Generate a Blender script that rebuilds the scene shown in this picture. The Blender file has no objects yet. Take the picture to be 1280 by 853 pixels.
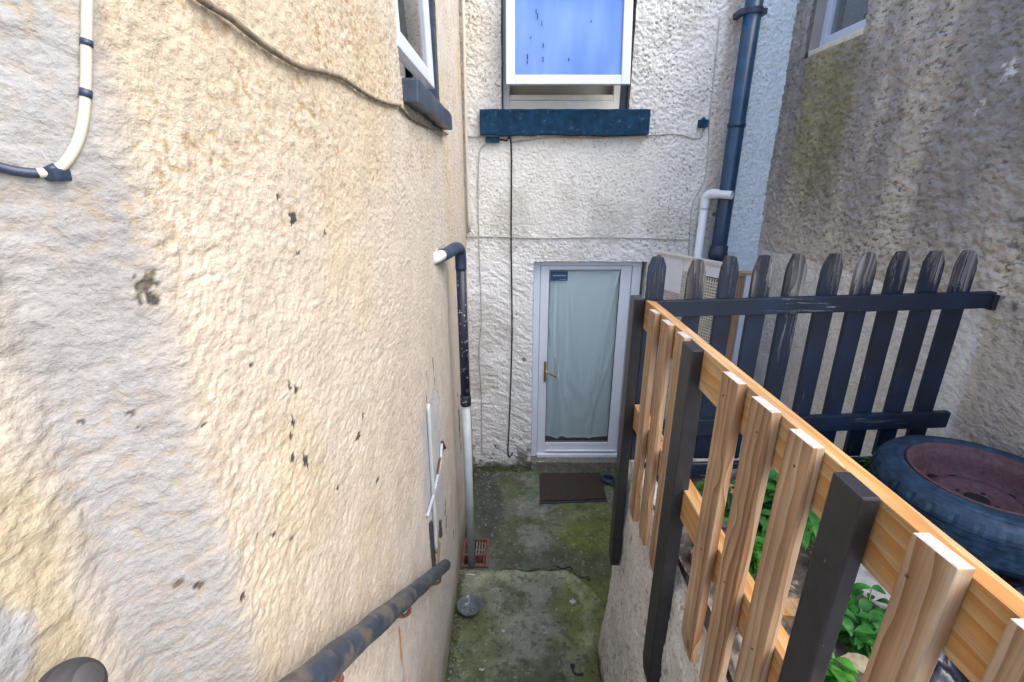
import bpy, bmesh, math, random
import numpy as np
from mathutils import Vector
random.seed(7)
S = bpy.context.scene
COL = S.collection

# ---------------------------------------------------------------- survey of the place (metres)
F, TH, HC = 580.0, math.radians(19.1), 2.85          # eye 2.85 m above the alley floor
sT, cT = math.sin(TH), math.cos(TH)
def ray(px, py):
    u = (px - 640) / F; v = (py - 426.5) / F
    return (u, cT - v * sT, -(sT + v * cT))
def onX(px, py, x): r = ray(px, py); t = x / r[0]; return Vector((x, r[1] * t, HC + r[2] * t))
def onY(px, py, y): r = ray(px, py); t = y / r[1]; return Vector((r[0] * t, y, HC + r[2] * t))
def onZ(px, py, z): r = ray(px, py); t = (z - HC) / r[2]; return Vector((r[0] * t, r[1] * t, z))

# ---------------------------------------------------------------- numpy noise
def sstep(a, b, x):
    t = np.clip((x - a) / (b - a), 0, 1); return t * t * (3 - 2 * t)
def vnoise(x, y, seed=0):
    T = np.random.RandomState(seed).rand(256, 256)
    ix = np.floor(x).astype(int); iy = np.floor(y).astype(int)
    fx = x - ix; fy = y - iy
    fx = fx * fx * (3 - 2 * fx); fy = fy * fy * (3 - 2 * fy)
    g = lambda a, b: T[a & 255, b & 255]
    return (g(ix, iy) * (1 - fx) + g(ix + 1, iy) * fx) * (1 - fy) + (g(ix, iy + 1) * (1 - fx) + g(ix + 1, iy + 1) * fx) * fy
def fbm(x, y, seed=0, o=4):
    s = 0; a = .5; n = 0
    for k in range(o):
        s = s + a * vnoise(x * 2 ** k + 17.3 * k, y * 2 ** k + 5.1 * k, seed + k); n += a; a *= .5
    return s / n
def worley(x, y, seed=0):
    R = np.random.RandomState(seed); OX = R.rand(256, 256); OY = R.rand(256, 256); RR = .6 + .55 * R.rand(256, 256)
    ix = np.floor(x).astype(int); iy = np.floor(y).astype(int)
    best = np.full(x.shape, -9.0)
    for dx in (-1, 0, 1):
        for dy in (-1, 0, 1):
            cx = (ix + dx) & 255; cy = (iy + dy) & 255
            d2 = (ix + dx + OX[cx, cy] - x) ** 2 + (iy + dy + OY[cx, cy] - y) ** 2
            best = np.maximum(best, 1 - d2 / RR[cx, cy] ** 2)
    return np.clip(best, 0, 1)              # blobs, 1 on top of a pebble
def mixc(c, col, m):
    return c * (1 - m[..., None]) + np.array(col) * m[..., None]

# ---------------------------------------------------------------- mesh helpers
def link(name, me, mat=None, parent=None):
    o = bpy.data.objects.new(name, me); COL.objects.link(o)
    if mat is not None:
        for m in (mat if isinstance(mat, (list, tuple)) else [mat]): me.materials.append(m)
    return o
WL = {}
def wl(o): return WL.get(o.name, Vector((0, 0, 0)))
def obj(name, bm, mat, parent=None, origin=None, smooth=False, recalc=True):
    """bm is in world coordinates; the object's origin goes to the middle of its bounds"""
    if recalc: bmesh.ops.recalc_face_normals(bm, faces=bm.faces[:])
    vs = [v.co for v in bm.verts]
    if origin is None:
        origin = Vector([(min(v[i] for v in vs) + max(v[i] for v in vs)) / 2 for i in range(3)])
    origin = Vector(origin)
    for v in bm.verts: v.co -= origin
    me = bpy.data.meshes.new(name); bm.to_mesh(me); bm.free()
    if smooth:
        me.polygons.foreach_set('use_smooth', [True] * len(me.polygons))
    o = link(name, me, mat)
    WL[o.name] = origin
    if parent is not None:
        o.parent = parent; o.location = origin - wl(parent)
    else:
        o.location = origin
    return o
def thing(name, label, cat, loc, group=None):
    o = bpy.data.objects.new(name, None); COL.objects.link(o)
    o.empty_display_size = .05
    o.location = loc; WL[o.name] = Vector(loc)
    o['label'] = label; o['category'] = cat; o['kind'] = 'thing'
    if group: o['group'] = group
    return o
def tag(o, label, cat, group=None, kind='thing'):
    o['label'] = label; o['category'] = cat; o['kind'] = kind
    if group: o['group'] = group
    return o
def struct(o): o['kind'] = 'structure'; return o
def B(): return bmesh.new()
def box(bm, x0, x1, y0, y1, z0, z1, bev=0, seg=2):
    co = [(x0, y0, z0), (x1, y0, z0), (x1, y1, z0), (x0, y1, z0), (x0, y0, z1), (x1, y0, z1), (x1, y1, z1), (x0, y1, z1)]
    v = [bm.verts.new(c) for c in co]
    fs = [bm.faces.new([v[i] for i in q]) for q in ((0, 3, 2, 1), (4, 5, 6, 7), (0, 1, 5, 4), (1, 2, 6, 5), (2, 3, 7, 6), (3, 0, 4, 7))]
    if bev:
        es = list({e for f in fs for e in f.edges})
        bmesh.ops.bevel(bm, geom=es, offset=bev, segments=seg, affect='EDGES', profile=.6)
    return v
def prism(bm, pts, vec, bev=0, seg=2):
    a = [bm.verts.new(p) for p in pts]; b = [bm.verts.new(Vector(p) + Vector(vec)) for p in pts]
    n = len(pts)
    fs = [bm.faces.new(a), bm.faces.new(b[::-1])]
    for i in range(n): fs.append(bm.faces.new((a[i], b[i], b[(i + 1) % n], a[(i + 1) % n])))
    if bev:
        es = list({e for f in fs for e in f.edges})
        bmesh.ops.bevel(bm, geom=es, offset=bev, segments=seg, affect='EDGES', profile=.6)
    return a + b
def tube(bm, pts, r, seg=12, cap=True):
    pts = [Vector(p) for p in pts]
    rs = r if isinstance(r, (list, tuple)) else [r] * len(pts)
    rings = []; up = None
    for i, p in enumerate(pts):
        d = (pts[min(i + 1, len(pts) - 1)] - pts[max(i - 1, 0)]).normalized()
        if up is None:
            up = Vector((0, 0, 1)) if abs(d.z) < .9 else Vector((1, 0, 0))
        n = d.cross(up)
        if n.length < 1e-4: n = d.cross(Vector((0, 1, 0)))
        n.normalize(); b = n.cross(d).normalized(); up = b
        rings.append([bm.verts.new(p + (n * math.cos(a) + b * math.sin(a)) * rs[i]) for a in [2 * math.pi * k / seg for k in range(seg)]])
    for i in range(len(rings) - 1):
        for k in range(seg):
            bm.faces.new((rings[i][k], rings[i][(k + 1) % seg], rings[i + 1][(k + 1) % seg], rings[i + 1][k]))
    if cap:
        bm.faces.new(rings[0][::-1]); bm.faces.new(rings[-1])
def smooth_path(pts, n=8):
    """Catmull-Rom through pts"""
    P = [Vector(p) for p in pts]; P = [P[0] * 2 - P[1]] + P + [P[-1] * 2 - P[-2]]
    out = []
    for i in range(1, len(P) - 2):
        for k in range(n):
            t = k / n
            out.append(.5 * ((2 * P[i]) + (P[i + 1] - P[i - 1]) * t + (2 * P[i - 1] - 5 * P[i] + 4 * P[i + 1] - P[i + 2]) * t * t + (-P[i - 1] + 3 * P[i] - 3 * P[i + 1] + P[i + 2]) * t ** 3))
    out.append(P[-2]); return out
def lathe(bm, prof, c, seg=64, axis=2):
    c = Vector(c); rings = []
    for r, h in prof:
        rings.append([bm.verts.new(c + Vector((r * math.cos(2 * math.pi * k / seg), r * math.sin(2 * math.pi * k / seg), h))) for k in range(seg)])
    for i in range(len(rings) - 1):
        for k in range(seg):
            bm.faces.new((rings[i][k], rings[i][(k + 1) % seg], rings[i + 1][(k + 1) % seg], rings[i + 1][k]))
    return rings
def np_mesh(name, V, Q, C=None):
    me = bpy.data.meshes.new(name)
    me.vertices.add(len(V)); me.vertices.foreach_set('co', np.ascontiguousarray(V, np.float32).ravel())
    n = len(Q); me.loops.add(n * 4); me.loops.foreach_set('vertex_index', np.ascontiguousarray(Q, np.int32).ravel())
    me.polygons.add(n); me.polygons.foreach_set('loop_start', np.arange(0, n * 4, 4, dtype=np.int32))
    me.polygons.foreach_set('use_smooth', np.ones(n, bool))
    me.update(calc_edges=True)
    if C is not None:
        a = me.color_attributes.new('Col', 'FLOAT_COLOR', 'POINT')
        a.data.foreach_set('color', (C if C.shape[1] == 4 else np.concatenate([C, np.ones((len(C), 1))], 1)).astype(np.float32).ravel())
    return me
def sheet(P, C, openings=(), depth=.1, nrm=(0, 0, 0), flip=False, solid=.25):
    """P (a,b,3) points, openings = index rectangles (a0,a1,b0,b1) cut out with reveals `depth` deep along -nrm;
    the outer rim is turned back by `solid` and closed, so the wall is a thick body"""
    a, b, _ = P.shape
    idx = np.arange(a * b).reshape(a, b)
    keep = np.ones((a - 1, b - 1), bool)
    for (a0, a1, b0, b1) in openings: keep[a0:a1, b0:b1] = False
    q = np.stack([idx[:-1, :-1], idx[1:, :-1], idx[1:, 1:], idx[:-1, 1:]], -1)[keep]
    V = [P.reshape(-1, 3)]; CC = [C.reshape(-1, C.shape[-1])]; Qs = [q]; n0 = a * b
    nr = np.array(nrm, float)
    def strip(ids, dep):
        nonlocal n0
        ids = np.array(ids); pts = V[0][ids] - nr * dep
        V.append(pts); CC.append(CC[0][ids]); new = n0 + np.arange(len(ids)); n0 += len(ids)
        Qs.append(np.stack([ids[:-1], new[:-1], new[1:], ids[1:]], -1))
        return new
    for (a0, a1, b0, b1) in openings:
        loop = list(idx[a0, b0:b1]) + list(idx[a0:a1, b1]) + list(idx[a1, b1:b0:-1]) + list(idx[a1:a0:-1, b0]) + [idx[a0, b0]]
        strip(loop[::-1], depth)
    if solid:
        loop = list(idx[0, 0:b - 1]) + list(idx[0:a - 1, b - 1]) + list(idx[a - 1, b - 1:0:-1]) + list(idx[a - 1:0:-1, 0]) + [idx[0, 0]]
        new = strip(loop, solid)
    V = np.concatenate(V); CC = np.concatenate(CC); Q = np.concatenate(Qs)
    if flip: Q = Q[:, ::-1]
    return V, Q, CC
def axis(lo, hi, step, marks=()):
    n = max(2, int(round((hi - lo) / step)) + 1)
    g = np.linspace(lo, hi, n)
    for m in marks: g[np.argmin(abs(g - m))] = m
    return g
def find(g, m): return int(np.argmin(abs(g - m)))

# ---------------------------------------------------------------- materials
def new_mat(name):
    m = bpy.data.materials.new(name); m.use_nodes = True
    nt = m.node_tree; nt.nodes.clear()
    out = nt.nodes.new('ShaderNodeOutputMaterial'); p = nt.nodes.new('ShaderNodeBsdfPrincipled')
    nt.links.new(p.outputs[0], out.inputs[0])
    return m, nt, p
def N(nt, t, **kw):
    n = nt.nodes.new(t)
    for k, v in kw.items():
        if k in n.inputs: n.inputs[k].default_value = v
        else: setattr(n, k, v)
    return n
def L(nt, a, b): nt.links.new(a, b)
def ramp(nt, src, stops):
    r = nt.nodes.new('ShaderNodeValToRGB'); e = r.color_ramp.elements
    while len(e) < len(stops): e.new(.5)
    for el, (p, c) in zip(e, stops):
        el.position = p; el.color = (*c, 1) if len(c) == 3 else c
    L(nt, src, r.inputs[0]); return r.outputs[0]
def mix(nt, f, a, b, mode='MIX'):
    m = nt.nodes.new('ShaderNodeMix'); m.data_type = 'RGBA'; m.blend_type = mode; m.clamp_result = False
    for s, v in ((m.inputs[0], f), (m.inputs[6], a), (m.inputs[7], b)):
        if hasattr(v, 'links'): L(nt, v, s)
        elif isinstance(v, (int, float)): s.default_value = v
        else: s.default_value = (*v, 1)
    return m.outputs[2]
def bump(nt, h, p, s=.3, d=.005):
    b = N(nt, 'ShaderNodeBump'); b.inputs['Strength'].default_value = s; b.inputs['Distance'].default_value = d
    L(nt, h, b.inputs['Height']); L(nt, b.outputs[0], p.inputs['Normal'])
def gray(v): return (v, v, v)
def stucco_mat(name, fine=160, var=.12, bs=.5, rough=.85, bd=.003, pit=None, pscale=60, stretch=(1, 1, 1), thr=(.36, .47), gd=.007):
    """rendered surface: painted colour and pit strength come with the mesh; grain relief, pits with dirt lodged in them"""
    m, nt, p = new_mat(name)
    c = N(nt, 'ShaderNodeVertexColor'); c.layer_name = 'Col'
    tc = N(nt, 'ShaderNodeTexCoord')
    mp = N(nt, 'ShaderNodeMapping'); mp.inputs['Scale'].default_value = stretch; L(nt, tc.outputs['Object'], mp.inputs['Vector'])
    n1 = N(nt, 'ShaderNodeTexNoise', Scale=fine, Detail=4.0, Roughness=.65); L(nt, mp.outputs[0], n1.inputs['Vector'])
    n2 = N(nt, 'ShaderNodeTexNoise', Scale=9.0, Detail=6.0, Roughness=.6); L(nt, tc.outputs['Object'], n2.inputs['Vector'])
    a = ramp(nt, n1.outputs['Fac'], [(.3, gray(1 - var)), (.7, gray(1 + var * .5))])
    b = ramp(nt, n2.outputs['Fac'], [(.3, gray(1 - var)), (.7, gray(1 + var * .4))])
    x = mix(nt, 1.0, c.outputs['Color'], a, 'MULTIPLY'); x = mix(nt, 1.0, x, b, 'MULTIPLY')
    h = n1.outputs['Fac']
    if pit:
        n3 = N(nt, 'ShaderNodeTexNoise', Scale=pscale, Detail=3.5, Roughness=.62, Distortion=.15); L(nt, mp.outputs[0], n3.inputs['Vector'])
        f = ramp(nt, n3.outputs['Fac'], [(thr[0], gray(1)), (thr[1], gray(0))])
        fm = N(nt, 'ShaderNodeMath', operation='MULTIPLY'); L(nt, f, fm.inputs[0]); L(nt, c.outputs['Alpha'], fm.inputs[1])
        x = mix(nt, fm.outputs[0], x, pit)
        b1 = N(nt, 'ShaderNodeBump'); b1.inputs['Strength'].default_value = bs; b1.inputs['Distance'].default_value = bd; L(nt, h, b1.inputs['Height'])
        g = ramp(nt, n3.outputs['Fac'], [(.28, gray(0)), (.68, gray(1))])
        b2 = N(nt, 'ShaderNodeBump'); b2.inputs['Strength'].default_value = .9; b2.inputs['Distance'].default_value = gd; L(nt, g, b2.inputs['Height']); L(nt, b1.outputs[0], b2.inputs['Normal'])
        L(nt, b2.outputs[0], p.inputs['Normal'])
    else:
        bump(nt, h, p, bs, bd)
    L(nt, x, p.inputs['Base Color']); p.inputs['Roughness'].default_value = rough
    p.inputs['Specular IOR Level'].default_value = .3
    return m
def paint(name, col, rough=.5, var=.15, scale=20, bs=.15, spec=.5, metal=0, second=None, thr=(.55, .62), detail=6.0):
    """a painted, plastic or metal surface with mottling and, if given, patches of a second colour"""
    m, nt, p = new_mat(name)
    tc = N(nt, 'ShaderNodeTexCoord'); oi = N(nt, 'ShaderNodeObjectInfo')
    n = N(nt, 'ShaderNodeTexNoise', Scale=scale, Detail=detail, Roughness=.6); n.noise_dimensions = '4D'
    L(nt, tc.outputs['Object'], n.inputs['Vector'])
    mm = N(nt, 'ShaderNodeMath', operation='MULTIPLY'); L(nt, oi.outputs['Random'], mm.inputs[0]); mm.inputs[1].default_value = 31.0
    L(nt, mm.outputs[0], n.inputs['W'])
    c = ramp(nt, n.outputs['Fac'], [(.25, tuple(v * (1 - var) for v in col)), (.75, tuple(min(1, v * (1 + var)) for v in col))])
    if second:
        n2 = N(nt, 'ShaderNodeTexNoise', Scale=scale * 1.7, Detail=8.0, Roughness=.65); n2.noise_dimensions = '4D'
        L(nt, tc.outputs['Object'], n2.inputs['Vector']); L(nt, mm.outputs[0], n2.inputs['W'])
        f = ramp(nt, n2.outputs['Fac'], [(thr[0], gray(0)), (thr[1], gray(1))])
        c = mix(nt, f, c, second)
    L(nt, c, p.inputs['Base Color'])
    p.inputs['Roughness'].default_value = rough; p.inputs['Specular IOR Level'].default_value = spec; p.inputs['Metallic'].default_value = metal
    if bs: bump(nt, n.outputs['Fac'], p, bs, .004)
    return m
def wood(name, light, mid, dark, axis=2, scale=1.0, rough=.6, paintcol=None, worn_top=None, dirty=.0):
    """plank grain along local axis; paintcol = paint over the grain, worn away towards local height worn_top"""
    m, nt, p = new_mat(name)
    tc = N(nt, 'ShaderNodeTexCoord'); oi = N(nt, 'ShaderNodeObjectInfo')
    rn = N(nt, 'ShaderNodeCombineXYZ')
    for k, mul in enumerate((.05, .04, 9.0)):
        q = N(nt, 'ShaderNodeMath', operation='MULTIPLY_ADD'); L(nt, oi.outputs['Random'], q.inputs[0]); q.inputs[1].default_value = mul * (k + 1); q.inputs[2].default_value = .02
        L(nt, q.outputs[0], rn.inputs[k if axis == 2 else (k + 2) % 3 if axis == 1 else (k + 1) % 3])
    add = N(nt, 'ShaderNodeVectorMath', operation='ADD'); L(nt, tc.outputs['Object'], add.inputs[0]); L(nt, rn.outputs[0], add.inputs[1])
    mp = N(nt, 'ShaderNodeMapping'); L(nt, add.outputs[0], mp.inputs['Vector'])
    sc = [1, 1, 1]; sc[axis] = .07; mp.inputs['Scale'].default_value = sc
    nz = N(nt, 'ShaderNodeTexNoise', Scale=14.0 * scale, Detail=3.0, Roughness=.5); L(nt, mp.outputs[0], nz.inputs['Vector'])
    w = N(nt, 'ShaderNodeTexWave', wave_type='RINGS', wave_profile='SAW'); w.rings_direction = 'XYZ'[axis]
    w.inputs['Scale'].default_value = 16.0 * scale; w.inputs['Distortion'].default_value = 3.0; w.inputs['Detail'].default_value = 2.5; w.inputs['Detail Scale'].default_value = 1.3
    kv = N(nt, 'ShaderNodeTexVoronoi', feature='F1', Scale=7.0); mpk = N(nt, 'ShaderNodeMapping'); L(nt, add.outputs[0], mpk.inputs['Vector'])
    sk = [1, 1, 1]; sk[axis] = .45; mpk.inputs['Scale'].default_value = sk; L(nt, mpk.outputs[0], kv.inputs['Vector'])
    kd = N(nt, 'ShaderNodeMapRange'); L(nt, kv.outputs['Distance'], kd.inputs[0]); kd.inputs[1].default_value = .04; kd.inputs[2].default_value = .30; kd.inputs[3].default_value = 1; kd.inputs[4].default_value = 0; kd.interpolation_type = 'SMOOTHSTEP'
    lowf = N(nt, 'ShaderNodeTexNoise', Scale=9.0, Detail=2.0); mpl = N(nt, 'ShaderNodeMapping'); L(nt, add.outputs[0], mpl.inputs['Vector'])
    sl = [1, 1, 1]; sl[axis] = .35; mpl.inputs['Scale'].default_value = sl; L(nt, mpl.outputs[0], lowf.inputs['Vector'])
    ph = N(nt, 'ShaderNodeMath', operation='MULTIPLY_ADD'); L(nt, lowf.outputs['Fac'], ph.inputs[0]); ph.inputs[1].default_value = 11.0
    kph = N(nt, 'ShaderNodeMath', operation='MULTIPLY'); L(nt, kd.outputs[0], kph.inputs[0]); kph.inputs[1].default_value = 7.0; L(nt, kph.outputs[0], ph.inputs[2])
    L(nt, ph.outputs[0], w.inputs['Phase Offset'])
    L(nt, mp.outputs[0], w.inputs['Vector'])
    mp2 = N(nt, 'ShaderNodeMapping'); L(nt, add.outputs[0], mp2.inputs['Vector'])
    sc2 = [1, 1, 1]; sc2[axis] = .02; mp2.inputs['Scale'].default_value = sc2
    fi = N(nt, 'ShaderNodeTexNoise', Scale=260.0, Detail=4.0, Roughness=.7); L(nt, mp2.outputs[0], fi.inputs['Vector'])
    c = ramp(nt, w.outputs['Fac'], [(0, light), (.5, mid), (.86, dark), (.97, dark), (1.0, light)])
    c2 = ramp(nt, nz.outputs['Fac'], [(.36, light), (.5, mid), (.64, dark)])
    c = mix(nt, .5, c, c2)
    f = ramp(nt, fi.outputs['Fac'], [(.3, gray(.78)), (.7, gray(1.1))]); c = mix(nt, 1.0, c, f, 'MULTIPLY')
    big = N(nt, 'ShaderNodeTexNoise', Scale=5.0, Detail=5.0); L(nt, add.outputs[0], big.inputs['Vector'])
    g = ramp(nt, big.outputs['Fac'], [(.35, gray(.82)), (.65, gray(1.08))]); c = mix(nt, 1.0, c, g, 'MULTIPLY')
    kc = ramp(nt, kv.outputs['Distance'], [(.03, gray(1)), (.085, gray(0))]); c = mix(nt, kc, c, tuple(v * .55 for v in dark))
    hgt = w.outputs['Fac']
    if paintcol:
        pn = N(nt, 'ShaderNodeTexNoise', Scale=26.0, Detail=8.0, Roughness=.7); L(nt, mp.outputs[0], pn.inputs['Vector'])
        pn2 = N(nt, 'ShaderNodeTexNoise', Scale=120.0, Detail=4.0, Roughness=.7); L(nt, add.outputs[0], pn2.inputs['Vector'])
        wear = N(nt, 'ShaderNodeMath', operation='ADD'); L(nt, pn.outputs['Fac'], wear.inputs[0]); wear.inputs[1].default_value = 0
        if worn_top is not None:
            sp = N(nt, 'ShaderNodeSeparateXYZ'); L(nt, tc.outputs['Object'], sp.inputs[0])
            mr = N(nt, 'ShaderNodeMapRange'); L(nt, sp.outputs[2], mr.inputs[0]); mr.inputs[1].default_value = worn_top[0]; mr.inputs[2].default_value = worn_top[1]; mr.inputs[3].default_value = 0; mr.inputs[4].default_value = .24
            rv = N(nt, 'ShaderNodeMath', operation='MULTIPLY'); L(nt, mr.outputs[0], rv.inputs[0])
            rr = N(nt, 'ShaderNodeMath', operation='MULTIPLY_ADD'); L(nt, oi.outputs['Random'], rr.inputs[0]); rr.inputs[1].default_value = .6; rr.inputs[2].default_value = .5
            L(nt, rr.outputs[0], rv.inputs[1]); L(nt, rv.outputs[0], wear.inputs[1])
        w2 = N(nt, 'ShaderNodeMath', operation='MULTIPLY_ADD'); L(nt, w.outputs['Fac'], w2.inputs[0]); w2.inputs[1].default_value = .16; L(nt, wear.outputs[0], w2.inputs[2])
        w3 = N(nt, 'ShaderNodeMath', operation='MULTIPLY_ADD'); L(nt, pn2.outputs['Fac'], w3.inputs[0]); w3.inputs[1].default_value = .14; L(nt, w2.outputs[0], w3.inputs[2])
        fm = ramp(nt, w3.outputs[0], [(.80, gray(0)), (.83, gray(1))])
        pc = ramp(nt, big.outputs['Fac'], [(.35, tuple(v * .7 for v in paintcol)), (.68, (paintcol[0] * 1.2, paintcol[1] * 1.7, paintcol[2] * 1.9))])
        c = mix(nt, fm, pc, c)
        r = ramp(nt, fm, [(0, gray(.55)), (1, gray(.85))]); L(nt, r, p.inputs['Roughness'])
    else:
        p.inputs['Roughness'].default_value = rough
    L(nt, c, p.inputs['Base Color'])
    bump(nt, hgt, p, .12, .001)
    return m

M = {}
M['cream'] = stucco_mat('cream_roughcast', 170, .16, .4, pit=(.30, .215, .115), pscale=62, stretch=(1, .72, 1), thr=(.39, .49), gd=.0024)
M['white_wall'] = stucco_mat('white_roughcast', 150, .08, .5, pit=(.20, .185, .16), pscale=52, stretch=(.85, 1, 1), thr=(.36, .45), gd=.0045)
M['grey_wall'] = stucco_mat('grey_render', 110, .14, .7, .9, pit=(.16, .148, .14), pscale=44, stretch=(1, .6, 1), thr=(.35, .47), gd=.006)
M['concrete'] = stucco_mat('mossy_concrete', 130, .35, .5, .8)
M['soil'] = stucco_mat('soil', 110, .35, .8, .95)
M['upvc'] = paint('sky_tinted_white_plastic', (.53, .58, .69), .3, .06, 7, .03)  # white plastic with the sky's blue cast mixed into its colour
M['upvc_door'] = paint('sky_tinted_door_plastic', (.74, .79, .88), .3, .05, 7, .03)  # door white, blue cast of the sky light put into the colour
M['upvc_old'] = paint('aged_white_plastic', (.66, .65, .62), .4, .12, 9, .05)
M['blue_sill'] = paint('navy_sill_paint', (.003, .032, .075), .7, .6, 16, .5, .2, second=(.06, .12, .18), thr=(.58, .70), detail=9.0)
M['navy_sill'] = paint('dark_navy_paint', (.028, .042, .07), .45, .5, 22, .5, second=(.12, .13, .15), thr=(.62, .7))
M['pipe_blue'] = paint('dark_blue_pipe_paint', (.012, .045, .095), .35, .4, 9, .1)
M['white_pipe'] = paint('white_pipe_plastic', (.7, .72, .76), .35, .08, 8, .04)
M['worn_pipe'] = paint('flaking_navy_pipe_paint', (.012, .018, .035), .5, .4, 30, .4, second=(.5, .5, .5), thr=(.60, .63))
M['grey_pipe'] = paint('pale_grey_pipe', (.40, .45, .48), .45, .15, 10, .08)
M['brass'] = paint('worn_brass', (.38, .27, .11), .35, .2, 20, .05, metal=.8)
M['black_cable'] = paint('black_cable', (.012, .012, .014), .5, .2, 20, .05)
M['grey_cable'] = paint('painted_over_cable', (.42, .40, .37), .7, .25, 30, .2, second=(.12, .11, .1), thr=(.56, .66))
M['brown_cable'] = paint('weathered_cable', (.20, .16, .11), .7, .4, 30, .3, second=(.06, .05, .045), thr=(.5, .62))
M['cream_cable'] = paint('cream_painted_cable', (.52, .48, .40), .6, .15, 20, .2, second=(.22, .19, .14), thr=(.60, .70))
M['tape'] = paint('blue_black_tape', (.02, .035, .07), .45, .4, 20, .2)
M['rail_paint'] = paint('flaking_handrail_paint', (.035, .045, .065), .45, .8, 11, .6, second=(.10, .09, .075), thr=(.50, .60), detail=9.0)
M['rust'] = paint('rusty_iron', (.16, .055, .025), .85, .5, 60, .6, second=(.05, .035, .03), thr=(.5, .62))
M['terracotta'] = paint('terracotta', (.15, .062, .048), .85, .4, 30, .4, second=(.1, .08, .07), thr=(.58, .7))
M['dark'] = paint('dark_void', (.01, .01, .01), .9, .2, 10, 0)
M['mat'] = paint('brown_coir', (.036, .027, .019), .95, .5, 90, 1.0, second=(.055, .042, .03), thr=(.5, .6))
M['mat_edge'] = paint('mat_rubber', (.03, .033, .04), .7, .3, 40, .3)
M['picket'] = wood('picket_timber', (.48, .37, .255), (.385, .24, .13), (.20, .088, .032), 2, .8)
M['rail_wood'] = wood('rail_timber', (.50, .38, .22), (.48, .25, .075), (.37, .145, .03), 1, .75)
M['endgrain'] = paint('pale_sawn_end', (.40, .37, .33), .85, .3, 60, .4, second=(.52, .5, .47), thr=(.5, .6))
M['post_black'] = paint('black_post_paint', (.016, .016, .019), .38, .35, 25, .25, second=(.10, .11, .13), thr=(.66, .69), detail=9.0)
M['old_black'] = wood('worn_black_picket', (.36, .34, .33), (.12, .105, .10), (.025, .023, .026), 2, 1.3, paintcol=(.006, .0115, .026), worn_top=(.22, .42))
M['old_rail'] = wood('worn_black_rail', (.34, .32, .3), (.22, .2, .18), (.1, .09, .08), 0, 1.3, paintcol=(.006, .0115, .026))
M['lattice'] = paint('cream_lattice', (.56, .53, .46), .6, .15, 14, .1)
M['batten'] = wood('weathered_batten', (.48, .36, .24), (.36, .23, .13), (.2, .1, .05), 2, 1.2)
M['tyre'] = paint('weathered_sky_tinted_rubber', (.007, .026, .056), .55, .6, 14, .3, second=(.030, .075, .125), thr=(.46, .70), detail=9.0)  # dusty rubber with the sky's blue reflection worked into its colour
M['rim'] = paint('rusted_steel_rim', (.115, .056, .062), .75, .4, 45, .5, second=(.062, .027, .026), thr=(.54, .68))
M['stone'] = paint('pale_stones', (.15, .148, .135), .9, .6, 25, .4)
M['brick'] = paint('old_brick', (.22, .095, .07), .9, .4, 40, .6, second=(.25, .2, .17), thr=(.55, .65))
M['slab'] = paint('concrete_slab', (.30, .29, .28), .9, .25, 60, .7)
M['blue_plastic'] = paint('blue_plastic', (.012, .03, .11), .3, .4, 12, .2)
M['black_plastic'] = paint('black_sheet', (.012, .014, .022), .3, .4, 9, .2)
M['paper'] = paint('white_scrap', (.7, .68, .6), .8, .1, 30, .1)
M['dead_leaf'] = paint('dead_leaf', (.50, .43, .30), .7, .3, 40, .3)
M['curtain'] = paint('mint_curtain', (.86, .95, .96), .9, .04, 120, .2)
M['net'] = paint('grey_curtain', (.40, .39, .36), .9, .1, 60, .1)
def sky_reflection_mat():  # streaky blue sky reflection painted into the film behind the pane
    m, nt, p = new_mat('painted_sky_reflection'); tc = N(nt, 'ShaderNodeTexCoord'); mp = N(nt, 'ShaderNodeMapping'); mp.inputs['Scale'].default_value = (1, 1, .12); L(nt, tc.outputs['Object'], mp.inputs['Vector'])
    n = N(nt, 'ShaderNodeTexNoise', Scale=7.0, Detail=2.0); L(nt, mp.outputs[0], n.inputs['Vector'])
    n2 = N(nt, 'ShaderNodeTexNoise', Scale=1.6, Detail=2.0); L(nt, tc.outputs['Object'], n2.inputs['Vector'])
    a = ramp(nt, n.outputs['Fac'], [(.3, (.28, .43, .72)), (.7, (.44, .57, .82))]); b = ramp(nt, n2.outputs['Fac'], [(.4, (.75, .85, .95)), (.62, (1.25, 1.15, 1.05))])
    L(nt, mix(nt, 1.0, a, b, 'MULTIPLY'), p.inputs['Base Color']); p.inputs['Roughness'].default_value = .6; return m
M['sky_reflection'] = sky_reflection_mat()
M['sticker'] = paint('blue_sticker', (.015, .07, .18), .4, .1, 30, 0)
M['sticker_ink'] = paint('sticker_lettering', (.45, .48, .6), .5, .1, 30, 0)
M['plaster'] = paint('smooth_plaster', (.33, .30, .29), .8, .15, 8, .2)
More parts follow.
